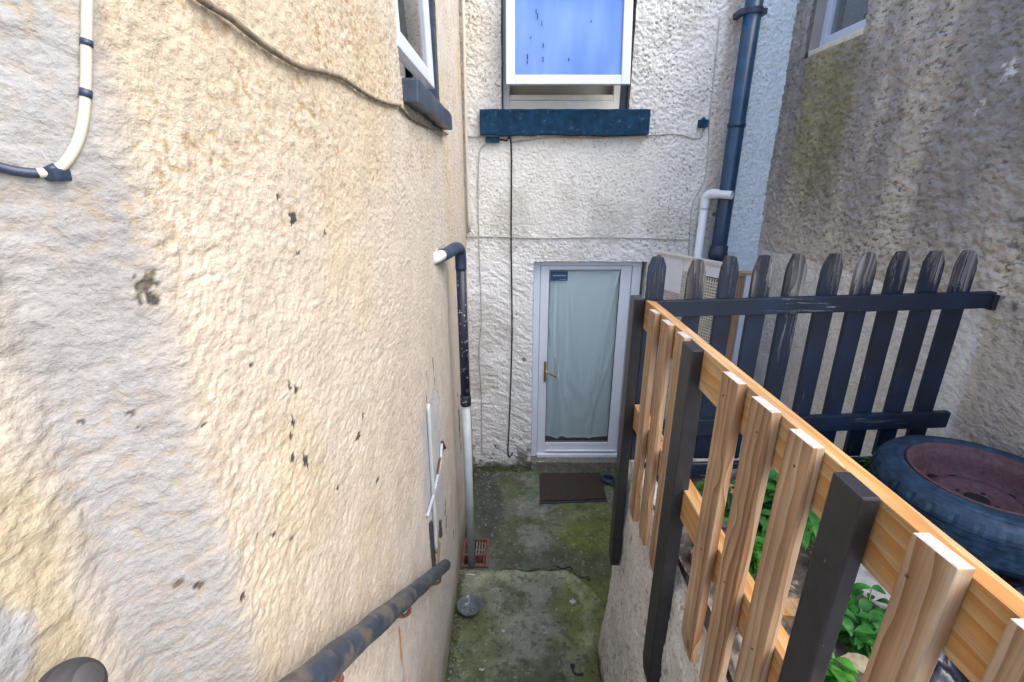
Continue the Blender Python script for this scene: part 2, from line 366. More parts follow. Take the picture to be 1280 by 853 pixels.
def glass_mat(name, tint, body, refl=.0, rough=.03):
    m, nt, p = new_mat(name)
    out = [n for n in nt.nodes if n.type == 'OUTPUT_MATERIAL'][0]
    tr = N(nt, 'ShaderNodeBsdfTransparent'); tr.inputs[0].default_value = (*tint, 1)
    gl = N(nt, 'ShaderNodeBsdfGlossy'); gl.inputs['Roughness'].default_value = rough
    fr = N(nt, 'ShaderNodeFresnel'); fr.inputs[0].default_value = 1.28
    ad = N(nt, 'ShaderNodeMath', operation='ADD', use_clamp=True); L(nt, fr.outputs[0], ad.inputs[0]); ad.inputs[1].default_value = refl
    mx = N(nt, 'ShaderNodeMixShader'); L(nt, ad.outputs[0], mx.inputs[0]); L(nt, tr.outputs[0], mx.inputs[1]); L(nt, gl.outputs[0], mx.inputs[2])
    df = N(nt, 'ShaderNodeBsdfDiffuse'); df.inputs[0].default_value = (*tint, 1)
    mx2 = N(nt, 'ShaderNodeMixShader'); mx2.inputs[0].default_value = body; L(nt, mx.outputs[0], mx2.inputs[1]); L(nt, df.outputs[0], mx2.inputs[2])
    L(nt, mx2.outputs[0], out.inputs[0]); nt.nodes.remove(p)
    return m
M['glass'] = glass_mat('window_glass', (.97, .985, .985), .02, .03)
M['glass_blue'] = glass_mat('filmed_glass', (.88, .93, 1.0), .0, .0, .06)
M['glass_grey'] = glass_mat('hazy_glass', (.62, .68, .72), .12, .12)
M['clear'] = glass_mat('dish_glass', (.36, .43, .48), .25, .04, .08)
def leaf_mat(name, col):
    m, nt, p = new_mat(name)
    tc = N(nt, 'ShaderNodeTexCoord'); n = N(nt, 'ShaderNodeTexNoise', Scale=18.0, Detail=4.0); L(nt, tc.outputs['Object'], n.inputs['Vector'])
    c = ramp(nt, n.outputs['Fac'], [(.3, tuple(v * .55 for v in col)), (.7, tuple(v * 1.5 for v in col))])
    L(nt, c, p.inputs['Base Color']); p.inputs['Roughness'].default_value = .45
    t = N(nt, 'ShaderNodeBsdfTranslucent'); L(nt, c, t.inputs[0])
    mx = N(nt, 'ShaderNodeMixShader'); mx.inputs[0].default_value = .35
    out = [q for q in nt.nodes if q.type == 'OUTPUT_MATERIAL'][0]
    L(nt, p.outputs[0], mx.inputs[1]); L(nt, t.outputs[0], mx.inputs[2]); L(nt, mx.outputs[0], out.inputs[0])
    return m
M['leaf'] = leaf_mat('green_leaf', (.022, .135, .018)); M['leaf2'] = leaf_mat('bright_leaf', (.055, .22, .025)); M['stem'] = leaf_mat('green_stem', (.12, .2, .05))
M['moss'] = leaf_mat('moss', (.06, .10, .02))

# ================================================================= LEFT WALL (wing of the house)
XL = -.41
def wall_x(y): return XL - .08 * (1 - float(sstep(.43, .54, np.array(y))))
def nr(px, py, off=0.0):                    # where the line of sight meets the stepped wall face
    r = ray(px, py); lo, hi = .05, 9
    for _ in range(60):
        t = (lo + hi) / 2
        if r[0] * t < wall_x(r[1] * t) + off: hi = t
        else: lo = t
    return Vector((r[0] * t, r[1] * t, HC + r[2] * t))
def build_left():
    ys = [.0]
    while ys[-1] < 4.22: ys.append(ys[-1] + max(.0026, .0052 * ys[-1] ** .75))
    ys = np.array(ys); y0w, y1w = 1.90, 2.90
    for mk in (y0w, y1w): ys[find(ys, mk)] = mk
    zs = np.concatenate([np.arange(-.10, 2.15, .0066), np.arange(2.15, 3.30, .0034), np.arange(3.30, 4.8, .0066)])
    for mk in (3.21, 4.6): zs[find(zs, mk)] = mk
    Y, Z = np.meshgrid(ys, zs, indexing='ij')
    wy = Y + .007 * (fbm(Y * 45, Z * 45, 3, 2) - .5); wz = Z + .007 * (fbm(Y * 45, Z * 45, 9, 2) - .5)
    far = sstep(.6, 2.2, Y)
    h1 = worley(wy / .017, wz / .0135, 1)
    h2 = worley(wy / .034, wz / .027, 2)
    h4 = worley(wy / .0095, wz / .0085, 4)
    h3 = fbm(Y * 9, Z * 9, 5, 3)
    amp = .6 + .8 * fbm(Y * 2.2, Z * 2.2, 21, 2)
    gr = fbm(wy / .03, wz / .018, 6, 3)
    h = amp * (.0019 * h1 + .0011 * h2 + .0012 * h4 + .0014 * sstep(.3, .7, gr)) + .003 * (h3 - .5) + .006 * (fbm(Y * 2.5, Z * 2.5, 8, 2) - .5)
    # trowelled, lumpier coat on the return nearest the eye
    near = 1 - sstep(.42, .56, Y)
    lump = fbm(wy * 26, wz * 38 + wy * 9, 31, 3)
    h = h * (1 - near * .2) + near * (.006 * (lump - .5) + .004 * (fbm(wy * 14 + wz * 8, wz * 9, 33, 3) - .5))
    # smooth drip margin beside the inner corner, chase where the render was cut away
    corner = sstep(2.55, 2.75, Y) * (1 - sstep(2.2, 2.5, Z))
    h = h * (1 - .75 * corner)
    C = np.ones(Y.shape + (3,)) * np.array((.47, .412, .33))
    C = mixc(C, (.51, .47, .41), sstep(.9, 2.3, Y) * .9)
    C = mixc(C, (.58, .555, .53), (1 - sstep(.9, 2.1, Z)) * .7)
    C = mixc(C, (.49, .40, .255), sstep(.50, .70, fbm(Y * 2.6, Z * 2.2, 40, 4)) * .45)
    C = mixc(C, (.48, .375, .21), sstep(2.75, 3.15, Z) * (1 - sstep(1.2, 2.4, Y)) * .35)
    band = sstep(.37, .45, Y + .02 * (lump - .5)) * (1 - sstep(.505, .56, Y + .03 * (lump - .5)))
    C = mixc(C, (.235, .24, .25), band * .8)  # blue-grey shade of the stepped-back face painted into the wall colour
    C = mixc(C, (.29, .305, .31), near * sstep(2.84, 2.93, Z) * .6)
    C = mixc(C, (.37, .315, .205), near * (1 - band) * sstep(.36, .58, fbm(Y * 9, Z * 6, 77, 3)) * .75)
    # dirt lodged in the pits
    pst = .08 + .25 * sstep(.45, .7, fbm(Y * 4, Z * 4, 50, 3)) + .65 * sstep(2.70, 2.95, Z + .35 * (fbm(Y * 5, Z * 5, 51, 3) - .5)) * sstep(.36, .6, fbm(Y * 9, Z * 9, 52, 3))
    pst = np.clip(pst, 0, 1) * (1 - .6 * near) + near * .18 * sstep(.45, .65, fbm(Y * 14, Z * 10, 57, 3))
    # chips through the paint
    chips = [(183, 360, 14, 21), (363, 273, 4, 7), (378, 577, 3, 11), (345, 245, 2, 3), (404, 292, 2, 3), (370, 316, 2, 2), (310, 455, 2, 2), (253, 530, 2.5, 2.5),
             (338, 668, 3, 3), (170, 515, 3.5, 3), (180, 533, 3, 3), (102, 527, 3, 3), (300, 745, 4, 4), (358, 482, 1.6, 6), (366, 487, 1.6, 6), (362, 525, 2.2, 8), (359, 545, 2.2, 5),
             (361, 572, 2.4, 7), (446, 545, 3, 5), (452, 520, 2, 5), (215, 730, 7, 3), (238, 733, 6, 4), (363, 672, 2.4, 2), (318, 670, 2, 2), (420, 610, 2, 3), (470, 600, 2, 3)]
    for px, py, ry, rz in chips:
        q = nr(px, py); ry = abs(nr(px + ry, py).y - q.y) + .001; rz = abs(nr(px, py + rz).z - q.z) + .001
        d = ((Y - q.y) / ry) ** 2 + ((Z - q.z) / rz) ** 2 + 3.2 * (fbm(Y / ry * 1.6, Z / rz * 1.6, int(px), 4) - .5)
        m = 1 - sstep(.8, .95, d)
        C = mixc(C, (.05, .045, .042), m); h = h * (1 - .25 * m)
    # bare grey chase with ragged ends, dark paint left below it
    def poly(pts, soft=.012):
        P = [onX(a, b, XL) for a, b in pts]; P = [(p.y, p.z) for p in P]
        wy2 = Y + .018 * (fbm(Y * 40, Z * 40, 61, 2) - .5); wz2 = Z + .02 * (fbm(Y * 40, Z * 40, 63, 2) - .5)
        inside = np.zeros(Y.shape, bool)
        for i in range(len(P)):
            (ya, za), (yb, zb) = P[i], P[(i + 1) % len(P)]
            if zb == za: continue
            c = ((za > wz2) != (zb > wz2)) & (wy2 < (yb - ya) * (wz2 - za) / (zb - za) + ya)
            inside ^= c
        return inside.astype(float)
    for pts, col, dep in (([(525, 534), (533, 513), (537, 510), (542, 650), (531, 642)], (.44, .44, .46), .0005),
                          ([(538, 496), (544, 482), (549, 500), (556, 662), (546, 650)], (.47, .48, .51), .0005),
                          ([(535, 652), (541, 650), (546, 722), (540, 722)], (.05, .055, .065), .0005),
                          ([(548, 652), (552, 650), (553, 672), (548, 674)], (.05, .055, .065), .0005),
                          ([(546, 672), (551, 680), (549, 715), (546, 715)], (.42, .27, .15), .002)):
        m = poly(pts); C = mixc(C, col, m); h = h * (1 - m) - dep * m + .0 
    for px, py, ry, rz in [(541, 455, .012, .05), (533, 470, .01, .03), (542, 475, .01, .04), (532, 500, .012, .06), (556, 640, .02, .03), (557, 655, .018, .06), (556, 630, .014, .02),
                           (574, 530, .05, .17), (572, 495, .03, .03), (576, 560, .03, .06), (566, 668, .02, .04), (540, 590, .01, .03), (552, 560, .015, .03)]:
        q = onX(px, py, XL)
        d = ((Y - q.y) / ry) ** 2 + ((Z - q.z) / rz) ** 2 + 2.6 * (fbm(Y * 45, Z * 45, int(px + py), 2) - .5)
        C = mixc(C, (.085, .08, .085), 1 - sstep(.6, .9, d))
    # rust run below a bracket
    q = onX(497, 785, XL)
    m = np.exp(-((Y - q.y - .006 * np.sin(Z * 40)) / .011) ** 2) * (1 - sstep(q.z - .02, q.z + .02, Z)) * sstep(q.z - .55, q.z - .1, Z)
    C = mixc(C, (.42, .16, .03), np.clip(m * (.4 + 1.1 * fbm(Y * 60, Z * 20, 91, 3)), 0, 1))
    # the plinth at the foot of the wall is unevenly darker towards the floor
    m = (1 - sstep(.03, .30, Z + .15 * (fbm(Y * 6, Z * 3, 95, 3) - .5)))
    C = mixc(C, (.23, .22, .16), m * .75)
    q = onX(50, 835, -.44)
    m = 1 - sstep(.3, 1.2, ((Y - q.y) / .05) ** 2 + ((Z - q.z) / .06) ** 2 + 1.2 * (fbm(Y * 30, Z * 30, 14, 3) - .5))
    C = mixc(C, (.28, .31, .36), m * .7)
    # plan of the wall: straight up the alley, stepping back beside the eye
    X = XL - .08 * (1 - sstep(.43, .54, Y + .006 * np.sin(Z * 9)))
    P = np.stack([X + h, Y + .0025 * (vnoise(Y * 50, Z * 50, 70) - .5), Z + .0025 * (vnoise(Y * 50, Z * 50, 71) - .5)], -1)
    op = (find(ys, y0w), find(ys, y1w), find(zs, 3.21), find(zs, 4.6))
    C = np.concatenate([np.clip(C, 0, 1), np.clip(pst, 0, 1)[..., None]], -1)
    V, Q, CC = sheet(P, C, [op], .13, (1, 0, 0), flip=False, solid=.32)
    return V, Q, CC
wing = thing('house_wing', 'cream roughcast house wing along the left of the alley, window above', 'house', (XL, 2.1, 0))
V, Q, CC = build_left()
def np_part(name, V, Q, CC, mat, parent=None):
    me = np_mesh(name, V - (np.array(wl(parent)) if parent is not None else 0), Q, CC)
    o = link(name, me, mat)
    if parent is not None: o.parent = parent; WL[o.name] = Vector(wl(parent))
    return o
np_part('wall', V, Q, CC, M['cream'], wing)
bm = B(); box(bm, XL - .55, XL - .33, 0, 4.22, -.1, 4.78); obj('inner_wall', bm, M['plaster'], wing)
# window of the wing: dark blue reveal, fixed frame, top-hung sash a little open
bm = B(); box(bm, XL - .125, XL - .004, 2.886, 2.896, 3.215, 4.58, .002); obj('painted_reveal', bm, M['navy_sill'], wing)
win = bpy.data.objects.new('window', None); COL.objects.link(win); win.parent = wing; WL['window'] = Vector((XL, 2.4, 3.2)); win.location = WL['window'] - wl(wing)
bm = B()
x0, x1 = XL - .125, XL - .065
box(bm, x0, x1, 2.825, 2.884, 3.215, 4.58, .006); box(bm, x0, x1, 1.905, 1.965, 3.215, 4.58, .006)
box(bm, x0 + .001, x1 - .001, 1.967, 2.823, 3.215, 3.285, .006); box(bm, x0 + .001, x1 - .001, 1.967, 2.823, 4.52, 4.58, .006)
obj('frame', bm, M['upvc_old'], win)
def sash_bm(width, hgt, fw, th):          # local: x across, z up from the bottom, y towards outside negative
    bm = B()
    for a in ((0, fw, 0, hgt), (width - fw, width, 0, hgt), (fw - .001, width - fw + .001, 0, fw), (fw - .001, width - fw + .001, hgt - fw, hgt)):
        s = .0008 if a[0] > 0 and a[1] < width else 0
        box(bm, a[0], a[1], -th + s, -s, a[2], a[3], .006)
    return bm
def place(bm, fn):
    for v in bm.verts: v.co = fn(v.co)
    return bm
tilt = math.radians(1.4)
def left_sash(c):                          # hinge at the head, foot swung out into the alley
    hz, hx = 4.53, XL - .086
    d = hz - 3.315 - c.z
    return Vector((hx + math.sin(tilt) * d - c.y, 2.735 - c.x + .075, hz - math.cos(tilt) * d))
W_ = 2.81 - 1.96
sash = obj('sash', place(sash_bm(W_, 1.21, .065, .05), left_sash), M['upvc'], win)
bm = B(); box(bm, .05, W_ - .05, -.03, -.024, .05, 1.17); obj('pane', place(bm, left_sash), M['glass'], win)
bm = B()                                   # net curtain inside
n = 70; prev = None
for i in range(n):
    yy = 1.96 + .86 * i / (n - 1); xx = XL - .165 + .014 * math.sin(i * .9) + .008 * math.sin(i * 2.3)
    a = bm.verts.new((xx, yy, 3.24)); b = bm.verts.new((xx, yy, 4.55)); a2 = bm.verts.new((xx - .004, yy, 3.24)); b2 = bm.verts.new((xx - .004, yy, 4.55))
    if prev: bm.faces.new((prev[0], a, b, prev[1])); bm.faces.new((prev[2], prev[3], b2, a2))
    prev = (a, b, a2, b2)
tag(obj('curtain', bm, M['net'], smooth=True), 'grey curtain behind the window of the cream wing', 'curtain')
# stone sill, chipped navy paint
bm = B()
pts = []
box(bm, XL - .12, -.345, 1.925, 2.95, 3.125, 3.207, .008)
bmesh.ops.subdivide_edges(bm, edges=[e for e in bm.edges if e.calc_length() > .3], cuts=24, use_grid_fill=True)
for v in bm.verts:
    k = math.sin(v.co.y * 23) * .0015 + math.sin(v.co.y * 9 + v.co.z * 30) * .002
    if v.co.z < 3.15: v.co.z += k * 1.3
    if v.co.x > -.38: v.co.x += k
obj('sill', bm, M['navy_sill'], wing)

# ================================================================= BACK WALL (house with the door)
YB = 4.2
DX0, DX1, DZ1 = .2, 1.222, 2.158           # door opening
WX0, WX1, WZ0, WZ1 = -.085, .955, 3.395, 4.72
def build_back():
    xs = axis(-.62, 2.45, .0068, (DX0, DX1, WX0, WX1)); zs = axis(-.14, 4.8, .0068, (DZ1, -.036, WZ0, WZ1))
    X, Z = np.meshgrid(xs, zs, indexing='ij')
    wx = X + .02 * (fbm(X * 22, Z * 22, 3, 2) - .5); wz = Z + .02 * (fbm(X * 22, Z * 22, 9, 2) - .5)
    h1 = worley(wx / .022, wz / .022, 11); h2 = worley(wx / .05, wz / .035, 12)
    low = 1 - sstep(2.1, 2.5, Z + .25 * (fbm(X * 4, Z * 4, 44, 2) - .5))
    trowel = fbm(wx * 13, wz * 32 + 3 * np.sin(wx * 6), 15, 3)
    h1 = sstep(.28, .72, fbm(wx / .018, wz / .017, 17, 3))
    h = (1 - .55 * low) * (.0072 * h1 + .002 * h2) + .012 * (fbm(X * 6, Z * 6, 16, 3) - .5) + low * .014 * (trowel - .5)
    band = sstep(2.35, 2.5, Z) * (1 - sstep(3.05, 3.2, Z)) * (1 - sstep(1.1, 1.5, X))
    h = h * (1 - .45 * band)
    C = np.ones(X.shape + (3,)) * np.array((.72, .705, .67))
    C = mixc(C, (.80, .80, .80), low * .85)
    C = mixc(C, (.52, .50, .45), sstep(.52, .72, fbm(X * 3, Z * 2, 51, 4)) * .6)
    C = mixc(C, (.66, .55, .36), sstep(3.0, 4.2, Z) * (1 - sstep(-.35, .0, X)) * .4)
    C = mixc(C, (.52, .43, .36), np.exp(-((X - 1.70 - .01 * np.sin(Z * 7)) / .05) ** 4) * sstep(2.2, 2.3, Z) * .8)
    C = mixc(C, (.78, .86, .92), sstep(1.76, 1.80, X) * .95)
    C = mixc(C, (.72, .63, .45), np.exp(-((Z - 3.17 + .03 * np.sin(X * 6)) / .02) ** 2) * sstep(.1, .3, X) * (1 - sstep(1.1, 1.3, X)) * .5)
    d = sstep(.52, .66, fbm(X * 14, Z * 14, 52, 3)) * (1 - sstep(.05, .45, Z))
    C = mixc(C, (.16, .16, .13), d * .9)
    C = mixc(C, (.12, .13, .08), (1 - sstep(-.02, .10, Z + .08 * (fbm(X * 12, Z * 5, 53, 3) - .5))))
    for px, py, r in [(655, 450, .022), (619, 558, .016), (641, 507, .010), (645, 393, .008), (667, 404, .006), (641, 548, .01), (651, 549, .012), (660, 562, .02), (612, 580, .02), (635, 585, .012), (893, 268, .02), (560, 520, .01)]:
        q = onY(px, py, YB)
        m = 1 - sstep(.5, 1.0, ((X - q.x) / r) ** 2 + ((Z - q.z) / r) ** 2 + 1.5 * (vnoise(X / r * 1.4, Z / r * 1.4, int(px)) - .5))
        C = mixc(C, (.11, .10, .10), m * .85); h = h - m * .004
    P = np.stack([X + .006 * (fbm(X * 22, Z * 22, 72, 2) - .5), YB - h, Z + .016 * (fbm(X * 16, Z * 16, 73, 2) - .5) * (1 - sstep(.02, .2, abs(Z - DZ1)))], -1)
    op1 = (find(xs, DX0), find(xs, DX1), find(zs, -.036), find(zs, DZ1)); op2 = (find(xs, WX0), find(xs, WX1), find(zs, WZ0), find(zs, WZ1))
    pst = (.75 - .45 * low - .3 * band) * (.5 + .8 * sstep(.35, .65, fbm(X * 5, Z * 5, 57, 3))) * (1 - .5 * sstep(1.74, 1.8, X))
    C = np.concatenate([np.clip(C, 0, 1), np.clip(pst, 0, 1)[..., None]], -1)
    return sheet(P, C, [op1, op2], .16, (0, -1, 0), flip=True, solid=.32)
house = thing('house', 'whitewashed house end wall with glazed door and open upstairs window', 'house', (.7, YB, 0))
V, Q, CC = build_back()
np_part('wall', V, Q, CC, M['white_wall'], house)
bm = B(); box(bm, -.6, 2.45, YB + .42, YB + .6, -.1, 4.78); obj('inner_wall', bm, M['plaster'], house)
bm = B(); box(bm, DX0 - .002, DX1 - .1, 4.165, 4.36, -.06, .068, .012)
bmesh.ops.subdivide_edges(bm, edges=[e for e in bm.edges if e.calc_length() > .3], cuts=14, use_grid_fill=True)
for v in bm.verts: v.co += Vector((0, random.uniform(-.003, .003), random.uniform(-.002, .002)))
M['step'] = paint('mossy_step', (.16, .155, .125), .9, .4, 22, .7, second=(.36, .35, .32), thr=(.56, .66))
obj('doorstep', bm, M['step'], house)
# door
yd = 4.275
door = bpy.data.objects.new('door', None); COL.objects.link(door); door.parent = house; WL['door'] = Vector((.7, yd, .07)); door.location = WL['door'] - wl(house)
bm = B()
fx0, fx1 = .203, 1.2
box(bm, fx0, .262, yd, yd + .06, .071, 2.15, .005); box(bm, 1.118, fx1, yd, yd + .06, .071, 2.15, .005)
box(bm, .2625, 1.1175, yd + .0015, yd + .0585, 2.105, 2.15, .005); box(bm, .2625, 1.1175, yd - .03, yd + .0585, .071, .106, .005)
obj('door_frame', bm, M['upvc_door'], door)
bm = B()
yl = yd + .012
box(bm, .266, .349, yl, yl + .045, .112, 2.10, .007); box(bm, 1.013, 1.114, yl, yl + .045, .112, 2.10, .007)
box(bm, .3485, 1.0135, yl + .001, yl + .044, 2.064, 2.10, .006); box(bm, .3485, 1.0135, yl + .001, yl + .044, .112, .228, .007)
box(bm, .36, 1.10, yl - .018, yl + .002, .125, .142, .006)
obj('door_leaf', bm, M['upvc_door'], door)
bm = B(); box(bm, .345, 1.017, yl + .02, yl + .026, .224, 2.068); obj('pane', bm, M['glass'], door)
bm = B(); box(bm, .3492, .3545, yl + .012, yl + .02, .228, 2.064); box(bm, 1.0075, 1.0128, yl + .012, yl + .02, .228, 2.064); box(bm, .3546, 1.0074, yl + .012, yl + .02, 2.0585, 2.0638); box(bm, .3546, 1.0074, yl + .012, yl + .02, .2282, .2335)
obj('gasket', bm, M['black_cable'], door)
bm = B(); box(bm, .318, .342, yl - .012, yl - .0005, .93, 1.155, .006); tube(bm, [(.330, yl - .004, 1.06), (.330, yl - .045, 1.06)], .009, 12)
tube(bm, smooth_path([(.330, yl - .046, 1.06), (.345, yl - .055, 1.055), (.40, yl - .058, 1.025), (.437, yl - .05, 1.0)]), [.009] * 25, 10)
obj('handle', bm, M['brass'], door, smooth=False)
sx0, sx1, sz0, sz1 = .362, .522, 1.958, 2.048
bm = B(); box(bm, sx0, sx1, yl + .0165, yl + .0192, sz0, sz1); stk = obj('sticker', bm, M['sticker'], door)
bm = B(); random.seed(3)
x = sx0 + .022
while x < sx1 - .02:                        # one line of small pale lettering, too small to read in the photograph
    w = random.uniform(.005, .010); hh = random.uniform(.010, .014); box(bm, x, x + w, yl + .0148, yl + .0163, 2.002, 2.002 + hh); x += w + .0035
obj('lettering', bm, M['sticker_ink'], stk); bm = B()
x = sx0 + .085
while x < sx1 - .02: box(bm, x, x + .006, yl + .0148, yl + .0163, 1.969, 1.974); x += .009
obj('lettering', bm, M['sticker_ink'], stk)
# mint curtain hung behind the door glass
me_n, mz = 160, 60
xs = np.linspace(.335, 1.025, me_n); zs = np.linspace(.245, 2.10, mz); X, Z = np.meshgrid(xs, zs, indexing='ij')
u = (X - .335) / .69; v = (Z - .245) / 1.85
def swag(cx, top, width): return np.exp(-((u - cx) / width) ** 2)
fold = .012 * np.sin(34 * u + 5 * (1 - v) * (.5 - u)) * (1 - sstep(.25, .5, u)) \
     + .016 * np.exp(-((u - (.30 + .30 * (1 - v) ** 1.2)) / .045) ** 2) * sstep(.15, .5, v) \
     + .020 * np.exp(-((u - (.97 - .38 * (1 - v) ** .9)) / .04) ** 2) * sstep(.10, .3, v) + .014 * np.exp(-((u - (1.0 - .30 * (1 - v) ** .8)) / .03) ** 2) \
     + .014 * np.exp(-((v - (.28 + 2.6 * (u - .56) ** 2)) / .05) ** 2) * np.exp(-((u - .56) / .28) ** 2) \
     + .012 * np.exp(-((v - (.14 + 2.2 * (u - .54) ** 2)) / .04) ** 2) + .010 * np.exp(-((u - (.16 + .05 * (1 - v))) / .022) ** 2) + .010 * np.exp(-((u - (.07 + .01 * (1 - v))) / .02) ** 2)
hem = .018 * (1 - v) ** 6 * (u - .5) ** 2 * 4
P = np.stack([X, yl + .076 - fold * 1.8, Z + hem], -1)
V, Q, CC = sheet(P, np.ones(P.shape) * .5, [], 0, (0, -1, 0), flip=True, solid=.004)
tag(np_part('curtain', V, Q, CC, M['curtain']), 'mint green curtain hanging in folds behind the glass of the white door', 'curtain')
bm = B(); box(bm, .30, 1.06, yl + .12, yl + .13, .08, .42); obj('room_backing', bm, M['brick'], door)
# upstairs window
win2 = bpy.data.objects.new('window', None); COL.objects.link(win2); win2.parent = house; WL[win2.name] = Vector((.43, YB, 3.4)); win2.location = WL[win2.name] - wl(house)
yf = YB + .065
bm = B()
box(bm, WX0 + .012, WX0 + .065, yf, yf + .06, 3.40, 4.7, .005); box(bm, .835, .888, yf, yf + .06, 3.40, 4.7, .005)
box(bm, WX0 + .0655, .8345, yf + .0015, yf + .0585, 3.475, 3.515, .005); box(bm, WX0 + .0655, .8345, yf + .0015, yf + .0585, 4.65, 4.7, .005)
box(bm, WX0 + .0655, .8345, yf - .006, yf + .0585, 3.40, 3.472, .004)
obj('frame', bm, M['upvc_old'], win2)
bm = B(); box(bm, .893, .951, yf + .02, yf + .06, 3.40, 4.7, .003); obj('painted_reveal', bm, M['navy_sill'], win2)
bm = B(); box(bm, WX0 + .002, WX0 + .010, YB + .005, yf + .06, 3.40, 4.7); obj('painted_reveal', bm, M['navy_sill'], win2)
t2 = math.radians(9.5)
def back_sash(c):
    hz, hy = 4.70, yf - .012
    d = hz - 3.53 - c.z / 1.0
    return Vector((-.046 + c.x, hy - math.sin(t2) * d + c.y, hz - math.cos(t2) * d))
sh = (4.70 - 3.53); SW = .952
obj('sash', place(sash_bm(SW, sh, .068, .055), back_sash), M['upvc'], win2)
bm = B(); box(bm, .06, SW - .06, -.035, -.028, .06, sh - .06); obj('pane', place(bm, back_sash), M['glass_blue'], win2)
bm = B(); box(bm, .0661, SW - .0661, -.0225, -.021, .066, sh - .066); blind = obj('sky_reflection_film', place(bm, back_sash), M['sky_reflection'], win2)  # film carrying the painted sky reflection
random.seed(5)
for px, py in [(669, 35), (671, 40), (676, 47), (663, 62), (678, 70), (659, 88), (678, 85), (735, 45), (709, 85), (659, 82), (704, 12)]:
    fx = (px - 633) / 151 * SW; fz = (112 - py) / 580 * 3.85; bm = B()
    a = fx; hh = random.uniform(.008, .022); z0 = fz - hh
    v = []
    for k in range(9): v.append((a + random.uniform(.001, .0045), -.0352, z0 + 2 * hh * k / 8))
    for k in range(8, -1, -1): v.append((a - random.uniform(.001, .0045), -.0352, z0 + 2 * hh * k / 8))
    prism(bm, v, (0, -.001, 0)); obj('dirt_speck', place(bm, back_sash), M['blue_sill'], win2)
bm = B(); tube(bm, smooth_path([back_sash(Vector(p)) for p in ((.875, -.052, .62), (.868, -.066, .72), (.845, -.075, .82), (.828, -.07, .95))]), .010, 10)
obj('stay_handle', bm, M['white_pipe'], win2)
bm = B(); box(bm, WX0 + .02, .94, yf + .10, yf + .11, 3.40, 4.7); obj('room_backing', bm, M['net'], win2)
bm = B(); box(bm, -.262, 1.118, YB - .07, YB + .064, 3.20, 3.392, .008)
bmesh.ops.subdivide_edges(bm, edges=[e for e in bm.edges if e.calc_length() > .5], cuts=40, use_grid_fill=True)
for v in bm.verts:
    if v.co.z < 3.24: v.co.z += .005 * math.sin(v.co.x * 5 + 1) + .002 * math.sin(v.co.x * 23) - (.008 if -.1 < v.co.x < .2 else 0)
    elif v.co.z > 3.36: v.co.z += .0012 * math.sin(v.co.x * 31)
    v.co.y += .003 * math.sin(v.co.x * 19 + v.co.z * 50)
obj('sill', bm, M['blue_sill'], house)

